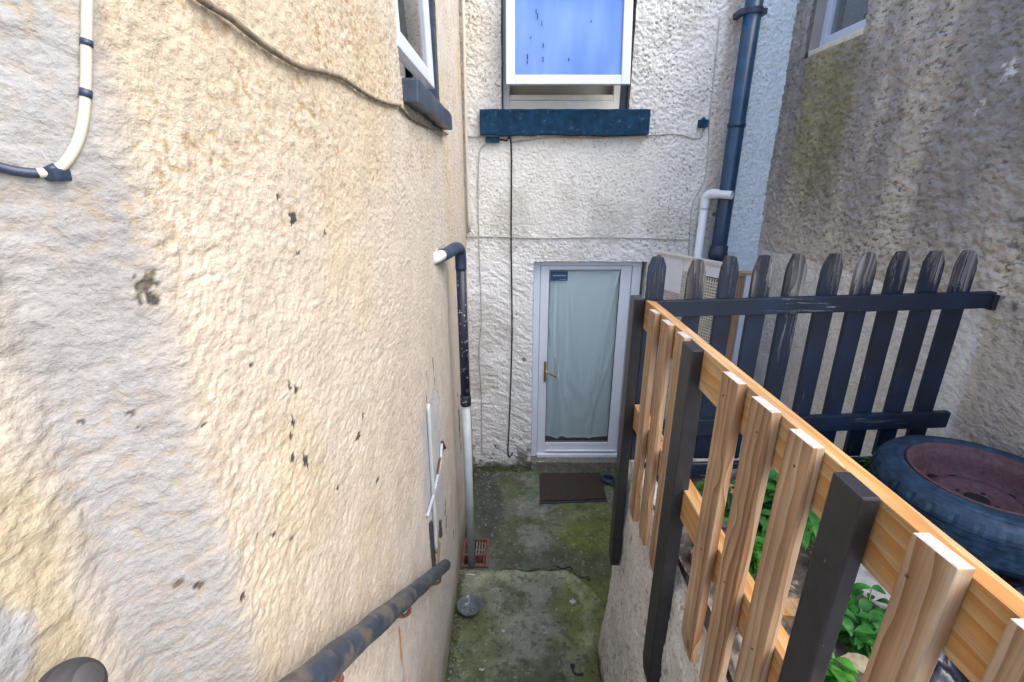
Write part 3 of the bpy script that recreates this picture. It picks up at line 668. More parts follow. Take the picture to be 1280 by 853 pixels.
# ================================================================= RIGHT WALL (grey neighbour)
XR = 2.2
RY0, RY1, RZ0 = 3.36, 3.98, 3.71
def build_right():
    ys = []
    y = .55
    while y < 4.24: ys.append(y); y += .0042 + .0012 * y
    ys = np.array(ys)
    for mk in (RY0, RY1): ys[find(ys, mk)] = mk
    zs = axis(-.1, 4.8, .0085, (RZ0, 4.75))
    Y, Z = np.meshgrid(ys, zs, indexing='ij')
    wy = Y + .05 * (fbm(Y * 11, Z * 11, 3, 3) - .5); wz = Z + .05 * (fbm(Y * 11, Z * 11, 9, 3) - .5)
    h1 = worley(wy / .026, wz / .024, 101); h2 = worley(wy / .07, wz / .055, 102)
    up = sstep(2.0, 2.6, Z)
    h1 = sstep(.25, .75, fbm(wy / .030, wz / .021, 118, 3))
    h = .010 * h1 * (.35 + .75 * up) + .008 * h2 * up + .018 * (fbm(wy * 12, wz * 12, 103, 4) - .5) * (.35 + .65 * up) + .03 * (fbm(Y * 2.4, Z * 2.4, 104, 2) - .5)
    C = np.ones(Y.shape + (3,)) * np.array((.60, .535, .45))
    st = fbm(Y * 4.0, Z * .9, 105, 4)
    C = mixc(C, (.33, .30, .27), sstep(2.3, 3.0, Z) * (.25 + .6 * sstep(.35, .65, st)))
    C = mixc(C, (.30, .285, .28), sstep(.42, .72, st) * sstep(2.25, 2.7, Z) * .55)
    C = mixc(C, (.17, .18, .205), (1 - sstep(1.9, 2.7, Y)) * sstep(2.45, 2.8, Z) * sstep(.28, .55, fbm(Y * 3, Z * 2, 106, 3)) * .8)
    C = mixc(C, (.66, .59, .50), sstep(.5, .75, fbm(Y * 3.1 + 7, Z * 1.8, 107, 4)) * .35)
    g = sstep(3.25, 3.40, Y) * (1 - sstep(3.85, 4.0, Y)) * sstep(2.45, 3.1, Z + .4 * (fbm(Y * 6, Z * 2, 108, 3) - .5)) * (1 - sstep(3.68, 3.74, Z))
    C = mixc(C, (.22, .21, .08), g * (.45 + .5 * fbm(Y * 9, Z * 6, 109, 3)))
    C = mixc(C, (.2, .18, .16), (1 - sstep(.0, .35, h2)) * up * .35)
    edge = 2.285 + .02 * (fbm(Y * 14, Z * 14, 110, 2) - .5)
    old = (1 - sstep(edge - .012, edge + .012, Z)) * sstep(2.05, 2.075, Y + .03 * (fbm(Y * 20, Z * 20, 111, 2) - .5))
    C = mixc(C, (.86, .82, .75), old * .95)
    C = mixc(C, (.66, .66, .66), np.exp(-((Y - 2.07 + .02 * (fbm(Y * 30, Z * 30, 112, 2) - .5)) / .013) ** 2) * (1 - sstep(2.15, 2.3, Z)) * .9)
    C = mixc(C, (.66, .70, .74), sstep(4.12, 4.15, Y) * (1 - sstep(2.3, 2.32, Z)) * .5)
    for px, py, ry, rz in [(1268, 85, .05, .035), (1256, 100, .03, .03), (1232, 128, .02, .018), (1223, 142, .012, .02)]:
        q = onX(px, py, XR)
        m = 1 - sstep(.3, .8, ((Y - q.y) / ry) ** 2 + ((Z - q.z) / rz) ** 2 + 2.4 * (fbm(Y * 60, Z * 60, px, 2) - .5))
        C = mixc(C, (.62, .62, .6), m)
    C = mixc(C, (.45, .41, .41), sstep(RY1, RY1 + .01, Y) * (1 - sstep(4.05, 4.08, Y)) * sstep(3.72, 3.76, Z) * .6)
    P = np.stack([XR - h, Y, Z], -1)
    op = (find(ys, RY0), find(ys, RY1), find(zs, RZ0), find(zs, 4.75))
    pst = (.35 + .5 * up) * (.6 + .7 * sstep(.35, .65, fbm(Y * 5, Z * 3, 119, 3))) * (1 - .5 * old)
    C = np.concatenate([np.clip(C, 0, 1), np.clip(pst, 0, 1)[..., None]], -1)
    return sheet(P, C, [op], .14, (-1, 0, 0), flip=True, solid=.35)
nb = thing('neighbour_house', 'grey weathered render side wall of the neighbouring house on the right', 'house', (XR, 2.5, 0))
V, Q, CC = build_right()
np_part('wall', V, Q, CC, M['grey_wall'], nb)
bm = B(); box(bm, XR + .4, XR + .6, .5, 4.22, -.1, 4.78); obj('inner_wall', bm, M['plaster'], nb)
bm = B(); box(bm, XR + .008, XR + .15, RY1 - .012, RY1 - .002, RZ0 + .04, 4.74); obj('window_reveal', bm, M['plaster'], nb)
win3 = bpy.data.objects.new('window', None); COL.objects.link(win3); win3.parent = nb; WL[win3.name] = Vector((XR, 3.67, RZ0)); win3.location = WL[win3.name] - wl(nb)
fx = XR + .075
bm = B()
box(bm, fx, fx + .06, 3.90, 3.966, RZ0 + .048, 4.72, .006); box(bm, fx, fx + .06, 3.365, 3.43, RZ0 + .048, 4.72, .006)
box(bm, fx + .001, fx + .059, 3.4305, 3.8995, RZ0 + .048, RZ0 + .125, .006); box(bm, fx + .001, fx + .059, 3.4305, 3.8995, 4.66, 4.72, .006)
obj('frame', bm, M['upvc'], win3)
bm = B(); box(bm, fx + .03, fx + .036, 3.425, 3.905, RZ0 + .12, 4.67); obj('pane', bm, M['glass_grey'], win3)
bm = B(); box(bm, fx + .09, fx + .10, 3.40, 3.95, RZ0 + .05, 4.72); obj('blind', bm, M['net'], win3)
bm = B(); box(bm, XR + .004, fx + .058, 3.366, 3.966, RZ0 + .003, RZ0 + .046, .008)
M['cream_sill'] = paint('cream_sill', (.62, .56, .45), .6, .12, 20, .2)
obj('sill', bm, M['cream_sill'], win3)

# ================================================================= GROUND: alley floor, planting bed, steps
def build_floor():
    xs = axis(-.46, 2.3, .0075); ys = axis(1.55, 4.30, .0065)
    X, Y = np.meshgrid(xs, ys, indexing='ij')
    n1 = fbm(X * 5, Y * 5, 201, 4); n2 = fbm(X * 22, Y * 22, 202, 3)
    edge = 2.82 - .9 * np.clip(X - .42, 0, 9) ** 1.3 * 2 + .05 * (fbm(X * 9, Y * 9, 203, 3) - .5)
    slab = 1 - sstep(-.012, .014, Y - edge)
    slab *= 1 - sstep(.0, .05, X - .62 - .05 * (n1 - .5))
    Z = -.036 + .034 * slab + .008 * (n1 - .5) + .004 * (n2 - .5)
    gx = (X > -.40) & (X < -.195) & (Y > 2.875) & (Y < 3.165)
    gut = sstep(-.37, -.41, X) if False else 0
    C = np.ones(X.shape + (3,)) * np.array((.15, .15, .14))
    C = mixc(C, (.19, .19, .165), slab * .7)
    C = mixc(C, (.06, .075, .035), sstep(.42, .62, n1) * .75)
    grn = sstep(.30, .52, X + .5 * (fbm(X * 4, Y * 4, 205, 3) - .5)) * (1 - .6 * sstep(3.3, 3.8, Y))
    C = mixc(C, (.115, .13, .03), grn * .85)
    C = mixc(C, (.085, .12, .075), sstep(3.25, 3.6, Y) * sstep(.45, .6, fbm(X * 5 + 3, Y * 5, 208, 3)) * .8)
    C = mixc(C, (.045, .045, .045), sstep(3.0, 3.2, Y) * (1 - sstep(-.2, .05, X + .25 * (n1 - .5))) * .85)
    C = mixc(C, (.05, .055, .05), (1 - slab) * sstep(2.72, 2.84, Y) * (1 - sstep(2.95, 3.15, Y)) * .6)
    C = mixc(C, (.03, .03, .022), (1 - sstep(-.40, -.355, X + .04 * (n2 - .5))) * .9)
    C = mixc(C, (.07, .085, .02), (1 - sstep(-.2, .0, X + .3 * (n1 - .5))) * (1 - sstep(2.3, 2.7, Y)) * .6)
    # pale bloom along the worn edge of the near slab
    rim = np.exp(-((Y - edge + .05) / .055) ** 2) * slab + np.exp(-((np.hypot(X - .12, (Y - 2.42)) - .42) / .07) ** 2) * sstep(.25, .45, X) * (1 - sstep(2.75, 2.8, Y))
    C = mixc(C, (.26, .26, .17), np.clip(rim * (n2 * 2.2 - .55), 0, 1) * .8)
    sp = worley(X / .021 + 2 * n2, Y / .021, 210); sel = vnoise(X / .021, Y / .021, 211)
    C = mixc(C, (.26, .26, .23), sstep(.78, .93, sp) * sstep(.74, .86, sel) * .65)
    C = mixc(C, (.05, .052, .043), sstep(.60, .72, fbm(X * 38, Y * 38, 212, 3)) * .6) * np.array((1.3, 1.36, 1.22))
    P = np.stack([X, Y, Z], -1)
    return sheet(P, np.clip(C, 0, 1), [(find(xs, -.395), find(xs, -.20), find(ys, 2.875), find(ys, 3.165))], .10, (0, 0, 1), flip=False, solid=.08)
V, Q, CC = build_floor()
struct(np_part('alley_floor', V, Q, CC, M['concrete']))
# steps climbing behind the frame to where the photographer stands
bm = B()
for i in range(7):
    box(bm, -.40, .52, 1.53 - .25 * (i + 1), 1.53 - .25 * i - .004, -.2, -.03 + .19 * (i + 1), .01)
struct(obj('steps', bm, M['slab']))
bm = B(); box(bm, -12, 14, -14, -.24, 1.1, 1.29); struct(obj('upper_ground', bm, M['slab']))
bm = B(); box(bm, -12, 14, -14, 14, -.5, -.19); struct(obj('ground', bm, M['slab']))
bm = B(); prism(bm, [(1.30, 4.19, -.1), (1.60, 3.33, -.1), (1.60, 2.24, -.1), (2.19, 2.24, -.1), (2.19, 4.19, -.1)], (0, 0, .95), .01)  # guessed raised terrace, added pale to bounce light behind the black fence
M['pale_concrete'] = paint('pale_concrete', (.46, .44, .40), .9, .2, 20, .4)
struct(obj('bounce_terrace', bm, M['pale_concrete']))
# planting bed behind the retaining wall
def bedz(x, y): return 1.485 + .05 * math.sin(x * 5 + 1) * math.sin(y * 4) + .02 * math.sin(x * 19 + y * 13)
xs = axis(.63, 2.215, .011); ys = axis(.25, 2.02, .011); X, Y = np.meshgrid(xs, ys, indexing='ij')
n1 = fbm(X * 8, Y * 8, 301, 4); n2 = worley(X / .03, Y / .03, 302)
Z = 1.485 + .05 * np.sin(X * 5 + 1) * np.sin(Y * 4) + .02 * np.sin(X * 19 + Y * 13) + .03 * (n1 - .5) + .012 * n2
C = np.ones(X.shape + (3,)) * np.array((.085, .07, .058))
C = mixc(C, (.17, .15, .13), sstep(.5, .7, n1)); C = mixc(C, (.30, .27, .23), sstep(.6, .9, n2) * sstep(.55, .75, vnoise(X / .03, Y / .03, 303)))
V, Q, CC = sheet(np.stack([X, Y, Z], -1), np.clip(C, 0, 1), [], 0, (0, 0, 1), solid=.3)
struct(np_part('planting_bed', V, Q, CC, M['soil']))

# retaining wall under the fence: an L, rendered
def build_ret():
    s = axis(.25, 3.62, .008)                          # run: along the alley to the corner, then along under the black fence
    zs = axis(-.1, 1.47, .008)
    Sg, Z = np.meshgrid(s, zs, indexing='ij')
    face = .592 - .02 * (1 - sstep(.6, 1.1, Z)) - .035 * (1 - sstep(0, .7, Z))
    top = sstep(1.36, 1.47, Z)
    face = face + .03 * top ** 2
    ye = 2.13
    a = np.clip((Sg - (ye - .06)) / .12, 0, 1)        # rounded corner
    X = np.where(Sg < ye, face, face + (Sg - ye)); Yv = np.where(Sg < ye, Sg, ye + (.592 - face) * 1.0)
    r = sstep(0, 1, a)
    wob = .014 * (fbm(Sg * 3, Z * 3, 401, 3) - .5)
    nx = np.where(Sg < ye, -1.0, 0.0); ny = 1 - abs(nx)
    h = wob + .006 * worley(Sg / .035 + .4 * vnoise(Sg * 30, Z * 30, 4), Z / .035, 402) + .012 * (fbm(Sg * 16, Z * 16, 403, 3) - .5)
    dist = np.clip(1 - abs(Sg - ye) / .05, 0, 1) ** 2 * .018
    X = X + nx * h + dist; Yv = Yv + ny * h - dist
    C = np.ones(X.shape + (3,)) * np.array((.72, .69, .63))
    C = mixc(C, (.55, .52, .46), sstep(.5, .65, fbm(Sg * 6, Z * 6, 404, 4)) * .7)
    C = mixc(C, (.10, .10, .06), 1 - sstep(.0, .16, Z + .15 * (fbm(Sg * 9, Z * 5, 405, 3) - .5)))
    C = mixc(C, (.14, .14, .14), sstep(.70, .78, fbm(Sg * 26, Z * 26, 406, 3)) * .6)
    P = np.stack([X, Yv, Z], -1)
    C = np.concatenate([np.clip(C, 0, 1), .55 * np.ones(X.shape + (1,))], -1)
    # flat top, running back over the wall thickness
    T = P[:, -1:, :].copy(); T2 = T.copy()
    T2[:, 0, 0] = np.where(s < ye, T[:, 0, 0] + .085, np.maximum(T[:, 0, 0], .66)); T2[:, 0, 1] = np.where(s < ye, np.minimum(T[:, 0, 1], ye - .085), T[:, 0, 1] - .085)
    T3 = T2.copy(); T3[:, 0, 2] = -.1
    return np.concatenate([P, T2, T3], 1), np.concatenate([C, C[:, -1:], C[:, -1:]], 1)
P, C = build_ret()
V, Q, CC = sheet(P, np.clip(C, 0, 1), [], 0, (0, 0, 0), flip=True, solid=0)
tag(np_part('retaining_wall', V, Q, CC, M['white_wall']), 'pale rendered low retaining wall under the new picket fence', 'wall')

# ================================================================= NEW TIMBER FENCE along the alley
fence = thing('timber_fence', 'new bare timber picket fence with three black posts beside the alley', 'fence', (.58, 1.1, 1.4))
XF = .55
bm = B(); prism(bm, [(.576, .05, 2.257), (.576, .05, 2.386), (.622, .05, 2.378), (.622, .05, 2.257)], (0, 1.895, -.022), .004); obj('rail', bm, M['rail_wood'], fence)
bm = B(); prism(bm, [(.576, .05, 1.79), (.576, .05, 1.905), (.622, .05, 1.905), (.622, .05, 1.79)], (0, 1.925, -.055), .004); obj('rail', bm, M['rail_wood'], fence)
random.seed(11)
def picket(y0, y1, zt, zb, lean=0.0):
    d = y1 - y0; cut = d * .38
    pts = [(XF, y1, zt), (XF, y0, zt + .004), (XF, y0 + lean, zb), (XF, y1 - cut + lean, zb), (XF, y1 + lean, zb + .028)]
    bm = B(); prism(bm, pts, (.0235, 0, 0), .0025)
    o = obj('picket', bm, [M['picket'], M['endgrain']], fence)
    for f in o.data.polygons:
        if f.normal.z > .9: f.material_index = 1
for y0, y1, zt, zb in ((1.722, 1.800, 2.362, 1.385), (1.560, 1.640, 2.366, 1.40), (1.402, 1.478, 2.372, 1.40), (1.032, 1.122, 2.378, 1.44), (.880, .968, 2.381, 1.44), (.737, .815, 2.384, 1.44), (.449, .517, 2.393, 1.44), (.302, .385, 2.393, 1.44), (.15, .23, 2.393, 1.44)):
    picket(y0, y1, zt, zb, random.uniform(-.004, .004))
for y0, y1, zt, zb, x0, x1 in ((1.955, 2.03, 2.366, .90, .53, .576), (1.305, 1.394, 2.368, .945, .541, .592), (.597, .668, 2.386, .97, .541, .571)):
    bm = B(); prism(bm, [(x0, y1, zt), (x0, y0, zt), (x0, y0, zb), (x0, y1 - .025, zb), (x0, y1, zb + .045)], (x1 - x0, 0, 0), .004); obj('post', bm, M['post_black'], fence)
random.seed(2)
for y in (.33, .49, .77, .92, 1.075, 1.43, 1.6, 1.76):
    for z in (2.32, 1.85):
        bm = B(); yy = y + random.uniform(-.02, .02); zz = z + random.uniform(-.02, .02)
        tube(bm, [(XF - .0012, yy, zz), (XF + .004, yy, zz)], .003, 8); obj('screw', bm, M['rust'], fence)

# ================================================================= OLD BLACK FENCE across the bed
old = thing('black_fence', 'old black painted picket fence with pointed weathered tops', 'fence', (1.4, 1.98, 1.6))
def FY(x): return 1.965 + (x - .6) * .03
def rail_bm(x0, x1, z0a, z0b, hgt, off=0, th=.03):
    bm = B(); prism(bm, [(x0, FY(x0) + off, z0a), (x0, FY(x0) + off, z0a + hgt), (x0, FY(x0) + off + th, z0a + hgt), (x0, FY(x0) + off + th, z0a)], (x1 - x0, FY(x1) - FY(x0), z0b - z0a), .004); return bm
obj('rail', rail_bm(.585, 2.15, 2.277, 2.308, .074), M['old_rail'], old)
obj('rail', rail_bm(.60, 2.13, 1.675, 1.703, .083), M['old_rail'], old)
random.seed(4)
for x, w, zt, lean in ((.630, .086, 2.545, .0), (.806, .083, 2.53, .0), (.950, .083, 2.545, .0), (1.100, .088, 2.548, .0), (1.248, .090, 2.55, .004), (1.408, .090, 2.555, .008), (1.560, .092, 2.555, .012), (1.708, .092, 2.56, .016), (1.862, .094, 2.56, .018), (2.010, .094, 2.562, .018)):
    y = FY(x) + .032; zb = 1.53; hw = w * .455
    pts = [(x - hw, y, zb), (x + hw, y, zb), (x + hw, y, zt - .075), (x + hw * .93, y, zt - .05), (x + hw * .55, y, zt - .006), (x + hw * .1, y, zt), (x - hw * .55, y, zt - .004), (x - hw * .93, y, zt - .052), (x - hw, y, zt - .08)]
    pts = [(p[0] + lean * (2.34 - p[2]) * 3 * .4 + random.uniform(-.002, .002), p[1], p[2] + random.uniform(-.003, .003)) for p in pts]
    bm = B(); prism(bm, pts, (0, .021, 0), .003); obj('picket', bm, M['old_black'], old)
bm = B(); box(bm, 2.156, 2.176, 2.02, 2.045, 2.325, 2.36, .004); box(bm, 2.135, 2.158, 2.0, 2.03, 2.30, 2.37, .004); obj('wall_bracket', bm, M['post_black'], old)
obj('gravel_board', rail_bm(.68, 2.0, 1.47, 1.49, .075, -.045, .028), M['old_rail'], old)

# ================================================================= LATTICE SCREEN by the back wall
lat = thing('lattice_screen', 'cream perforated lattice screen behind the black fence near the downpipe', 'screen', (1.45, 3.7, 0))
A0, A1 = Vector((1.255, 3.93, 0)), Vector((1.555, 3.33, 0)); dv = (A1 - A0); Ln = dv.length; dv.normalize(); nv = Vector((dv.y, -dv.x, 0))
def lp(s, z, o=0): return A0 + dv * s + nv * o + Vector((0, 0, z))
def lbox(bm, s0, s1, z0, z1, o0, o1):
    prism(bm, [lp(s0, z0, o0), lp(s1, z0, o0), lp(s1, z1, o0), lp(s0, z1, o0)], nv * (o1 - o0))
zt0 = 2.285
bm = B(); k = 0; s = .03
while s < Ln - .02:
    lbox(bm, s, s + .011, .02, 2.16 if s > .28 else 2.14, 0, .006); s += .023
z = .03
while z < 2.14:
    lbox(bm, .03, Ln - .03, z, z + .011, .0065, .0125); z += .023
obj('lattice', bm, M['lattice'], lat)
bm = B(); lbox(bm, -.012, Ln + .05, zt0 - .022, zt0, -.02, .035); obj('top_board', bm, M['lattice'], lat)
bm = B(); lbox(bm, -.01, .028, 0, zt0 - .024, -.012, .03); obj('end_batten', bm, M['batten'], lat)
bm = B(); lbox(bm, .03, .075, 0, zt0 - .024, .014, .03); lbox(bm, .076, .27, 1.98, zt0 - .024, .014, .02); lbox(bm, .28, Ln, 2.17, zt0 - .024, .014, .02); obj('panel_edge', bm, M['white_pipe'], lat)
bm = B(); lbox(bm, Ln + .01, Ln + .05, 0, zt0 - .024, -.012, .03); obj('post', bm, M['batten'], lat)
bp = thing('plastic_post', 'white boxed plastic post standing beside the lattice screen', 'post', (1.68, 3.28, 0))
bm = B(); box(bm, 1.668, 1.725, 3.27, 3.32, 0, 2.215, .004); obj('cover', bm, M['upvc'], bp)
bm = B(); box(bm, 1.60, 1.664, 3.285, 3.33, 0, 2.20, .003); obj('batten', bm, M['batten'], bp)
bm = B(); box(bm, 1.595, 1.73, 3.262, 3.34, 2.217, 2.232, .003); obj('cap', bm, M['batten'], bp)

# ================================================================= PIPES AND CABLES
dp = thing('downpipe', 'large dark blue downpipe on the end wall beside the grey house', 'downpipe', (1.802, 4.08, 0))
bm = B(); tube(bm, [(1.802, 4.085, -.02), (1.802, 4.085, 4.8)], .063, 32); obj('pipe', bm, M['pipe_blue'], dp, smooth=True)
bm = B(); lathe(bm, [(.0645, 0), (.078, .004), (.078, .05), (.074, .06), (.074, .11), (.0645, .118)], (1.802, 4.085, 2.20), 32); obj('socket', bm, M['tape'], dp, smooth=True)
bm = B(); lathe(bm, [(.0635, 0), (.069, .003), (.069, .03), (.0635, .033)], (1.802, 4.085, 3.25), 32); obj('collar', bm, M['pipe_blue'], dp, smooth=True)
bm = B(); box(bm, 1.70, 1.742, 4.06, 4.195, 4.02, 4.06, .004); box(bm, 1.861, 1.90, 4.06, 4.195, 4.02, 4.06, .004); lathe(bm, [(.0635, 0), (.07, .003), (.07, .04), (.0635, .043)], (1.802, 4.085, 4.02), 32); obj('bracket', bm, M['tape'], dp)
wp = thing('waste_pipe', 'short white waste pipe with an open bent end beside the blue downpipe', 'pipe', (1.66, 4.13, 1.2))
bm = B(); tube(bm, [(1.645, 4.135, 1.0), (1.648, 4.135, 2.655)], .034, 24); obj('pipe', bm, M['white_pipe'], wp, smooth=True)
bm = B(); tube(bm, smooth_path([(1.648, 4.135, 2.62), (1.648, 4.135, 2.67), (1.652, 4.13, 2.715), (1.68, 4.10, 2.742), (1.72, 4.06, 2.742)], 6), .039, 24)
obj('elbow', bm, M['white_pipe'], wp, smooth=True)
bm = B(); tube(bm, [(1.70, 4.075, 2.742), (1.80, 3.975, 2.735)], .033, 24, cap=False); tube(bm, [(1.70, 4.075, 2.742), (1.80, 3.975, 2.735)], .028, 24, cap=False); obj('outlet', bm, M['white_pipe'], wp, smooth=True)
lpipe = thing('drainpipe', 'narrow drainpipe on the cream wall, flaking navy above and white below', 'drainpipe', (-.315, 2.85, 0))
bm = B(); tube(bm, [(-.42, 2.44, 2.462), (-.375, 2.58, 2.462)], .030, 20); obj('stub', bm, M['white_pipe'], lpipe, smooth=True)
bm = B(); tube(bm, smooth_path([(-.385, 2.55, 2.462), (-.36, 2.64, 2.464), (-.335, 2.76, 2.472), (-.318, 2.83, 2.455), (-.315, 2.85, 2.40), (-.315, 2.85, 2.33)], 6), .0345, 20); obj('elbow', bm, M['tape'], lpipe, smooth=True)
bm = B(); tube(bm, [(-.315, 2.85, 2.36), (-.315, 2.85, 1.43)], .031, 20); obj('upper_pipe', bm, M['worn_pipe'], lpipe, smooth=True)
bm = B(); lathe(bm, [(.0315, 0), (.037, .004), (.037, .07), (.0315, .078)], (-.315, 2.85, 1.40), 20); obj('collar', bm, M['worn_pipe'], lpipe, smooth=True)
bm = B(); tube(bm, [(-.315, 2.85, 1.42), (-.318, 2.89, -.05)], .0295, 20); obj('lower_pipe', bm, M['grey_pipe'], lpipe, smooth=True)
# gully the pipe drains into
gl = thing('drain_gully', 'square terracotta drain gully at the foot of the white drainpipe', 'drain', (-.3, 3.02, -.04))
bm = B()
gx0, gx1, gy0, gy1 = -.405, -.19, 2.868, 3.172
box(bm, gx0, gx0 + .022, gy0, gy1, -.12, -.016, .004); box(bm, gx1 - .022, gx1, gy0, gy1, -.12, -.016, .004)
box(bm, gx0 + .0225, gx1 - .0225, gy0, gy0 + .02, -.12, -.017, .004); box(bm, gx0 + .0225, gx1 - .0225, gy1 - .02, gy1, -.12, -.017, .004)
box(bm, gx0 + .0225, gx1 - .0225, 2.98, 3.0, -.12, -.018, .004)
obj('surround', bm, M['terracotta'], gl)
bm = B(); box(bm, gx0 + .04, gx1 - .03, 2.895, 2.905, -.12, -.026); box(bm, gx1 - .040, gx1 - .030, 2.906, 2.975, -.12, -.026); obj('inner_rim', bm, M['terracotta'], gl)
bm = B(); box(bm, gx0 + .024, gx1 - .024, gy0 + .022, 2.978, -.13, -.115); obj('water', bm, M['dark'], gl)
bm = B()
for k in range(7): x = gx0 + .034 + k * .0235; box(bm, x, x + .012, 3.002, gy1 - .022, -.05, -.035, .002)
box(bm, gx0 + .024, gx1 - .024, 3.07, 3.085, -.056, -.051); obj('grate', bm, M['step'], gl)

def cable(name, pts, r, mat, label, cat='cable', seg=8, n=8):
    bm = B(); tube(bm, smooth_path(pts, n), r, seg); return tag(obj(name, bm, mat, smooth=True), label, cat)
yw = YB - .012
def bk(px, py, off=.012): p = onY(px, py, YB - off); return p
cable('conduit', [(-.375, 4.165, 2.42), (-.378, 4.165, 3.2), (-.372, 4.165, 4.0), (-.376, 4.165, 4.8)], .014, M['cream_cable'], 'cream painted conduit running up the inner corner of the two houses', 'conduit')
cable('cable', [bk(619, 174), bk(632, 176), bk(639, 183), bk(639, 300), bk(640, 420), bk(637, 520), bk(635, 563), bk(637, 571), bk(641, 566)], .0065, M['black_cable'], 'black cable hanging down the white wall left of the door')
cable('cable', [bk(606, 180), bk(599, 195), bk(598, 260), bk(600, 340), bk(602, 400), bk(599, 440), bk(602, 500), bk(603, 560), bk(607, 570), bk(613, 572)], .0045, M['grey_cable'], 'thin painted over cable running down the white wall nearest the corner')
cable('cable', [bk(579, 296), bk(620, 296), bk(680, 298), bk(740, 297), bk(800, 298), bk(862, 300)], .0055, M['grey_cable'], 'thin grey cable running level across the wall above the door')
cable('cable', [bk(640, 178), bk(690, 172), bk(740, 173), bk(800, 170), bk(845, 168), bk(866, 173), bk(876, 172), bk(879, 162)], .0055, M['grey_cable'], 'grey cable running from under the blue sill to the small wall box')
cable('cable', [bk(566, 168), bk(590, 171), bk(618, 172)], .005, M['grey_cable'], 'short grey cable crossing the corner conduit below the wing sill')
cable('cable', [bk(900, 20), bk(893, 90), bk(887, 150), bk(882, 220), bk(866, 255), bk(862, 300), bk(860, 335)], .005, M['grey_cable'], 'painted over cable running down beside the blue downpipe')
bx = thing('junction_box', 'small dark blue junction box on the wall beside the downpipe', 'junction box', (1.57, YB, 3.3))
bm = B(); q = bk(878, 155); box(bm, q.x - .036, q.x + .036, YB - .05, YB + .004, q.z - .03, q.z + .03, .006); obj('case', bm, M['blue_sill'], bx)
bm = B(); tube(bm, [(q.x, YB - .025, q.z + .03), (q.x, YB - .025, q.z + .045)], [.02, .012], 12); obj('gland', bm, M['blue_sill'], bx)
q = bk(616, 175); bm = B(); box(bm, q.x - .058, q.x + .055, YB - .045, YB + .003, q.z - .022, q.z + .022, .006)
tag(obj('junction_box', bm, M['blue_sill']), 'flat navy junction box tucked under the left end of the blue sill', 'junction box')
def lf(px, py, off=.012): return onX(px, py, XL + off)
cable('cable', [lf(236, -12), lf(258, 4), lf(290, 24), lf(318, 47), lf(345, 66), lf(375, 83), lf(405, 90), lf(430, 99), lf(455, 116), lf(480, 128), lf(500, 132)], .0052, M['brown_cable'], 'brown weathered cable sagging across the cream wall up to the window sill')
cable('cable', [lf(500, 134), lf(515, 148), lf(535, 158), lf(548, 162), lf(560, 168)], .0055, M['brown_cable'], 'brown cable continuing under the navy sill of the wing window')
nr0 = nr
def nr(px, py): return nr0(px, py, .010)
loop = thing('looped_cable', 'cream cable with dark tape bands looping over the near wall', 'cable', nr(85, 100))
bm = B(); tube(bm, smooth_path([nr(111, -40), nr(109, 0), nr(108, 50), nr(107, 110), nr(104, 150), nr(96, 180), nr(82, 203), nr(66, 214), nr(48, 217)], 8), .0046, 12); obj('cable', bm, M['cream_cable'], loop, smooth=True)
bm = B(); tube(bm, smooth_path([nr(48, 217), nr(34, 216), nr(15, 213), nr(-10, 206), nr(-40, 196)], 8), .0045, 12); obj('dark_length', bm, M['tape'], loop, smooth=True)
for a, b in (((108.3, 50), (108, 58)), ((107.5, 112), (106.7, 122)), ((72, 210), (60, 216))):
    bm = B(); tube(bm, [nr(*a), nr(*b)], .0053, 12); obj('tape_band', bm, M['tape'], loop, smooth=True)
bm = B(); box(bm, *(lambda p: (p.x - .008, p.x + .006, p.y - .008, p.y + .01, p.z - .008, p.z + .004))(nr(72, 216)), .003); obj('clip', bm, M['tape'], loop)
# white conduit over the grey chase on the wing wall
def lc(px, py): return onX(px, py, XL + .010)
cd = thing('broken_conduit', 'broken white conduit over the grey chase in the cream wall', 'conduit', lc(540, 600))
bm = B(); tube(bm, smooth_path([lc(535, 505), lc(538, 560), lc(541, 610), lc(543, 645), lc(545, 690)], 6), .010, 12); obj('upright', bm, M['grey_pipe'], cd, smooth=True)
bm = B(); tube(bm, smooth_path([lc(552, 555), lc(550, 580), lc(546, 600), lc(540, 625), lc(534, 645)], 6), .008, 12); obj('loose_length', bm, M['grey_pipe'], cd, smooth=True)
bm = B(); tube(bm, smooth_path([lc(554, 552), lc(553, 563), lc(549, 580), lc(546, 605)], 6), .0055, 8); tube(bm, [lc(553, 553), lc(556, 560)], .010, 8); obj('wire_end', bm, M['rust'], cd, smooth=True)
# handrail
hr = thing('handrail', 'flaking dark handrail sloping down the cream wall on rusty brackets', 'handrail', (-.34, 1.2, 1.5))
h0, h1 = Vector((-.345, 1.89, .968)), Vector((-.345, .12, 2.40))
bm = B(); npt = 60; P_ = [h0.lerp(h1, i / npt) for i in range(npt + 1)]
random.seed(9)
P_ = [P_[0] - (h1 - h0).normalized() * .012] + P_
tube(bm, P_, [.020] + [.0285 + .0012 * math.sin(i * .8) + random.uniform(-.0008, .0008) for i in range(npt + 1)], 24); obj('rail', bm, M['rail_paint'], hr, smooth=True)
for t in (.10, .41, .70, .92):
    p = h0.lerp(h1, t)
    bm = B(); tube(bm, smooth_path([p + Vector((0, 0, -.024)), p + Vector((.004, 0, -.06)), p + Vector((-.02, .0, -.082)), p + Vector((-.06, .0, -.07)), (XL - .005, p.y, p.z - .055)], 5), .0065, 10)
    box(bm, p.x - .012, p.x + .012, p.y - .02, p.y + .02, p.z - .034, p.z - .026); obj('bracket', bm, M['rust'], hr, smooth=False)
ur = thing('upper_handrail', 'weathered dark rounded end of the upper handrail at the bottom left', 'handrail', (-.42, .2, 2.3))
e0 = onX(86, 866, -.405)
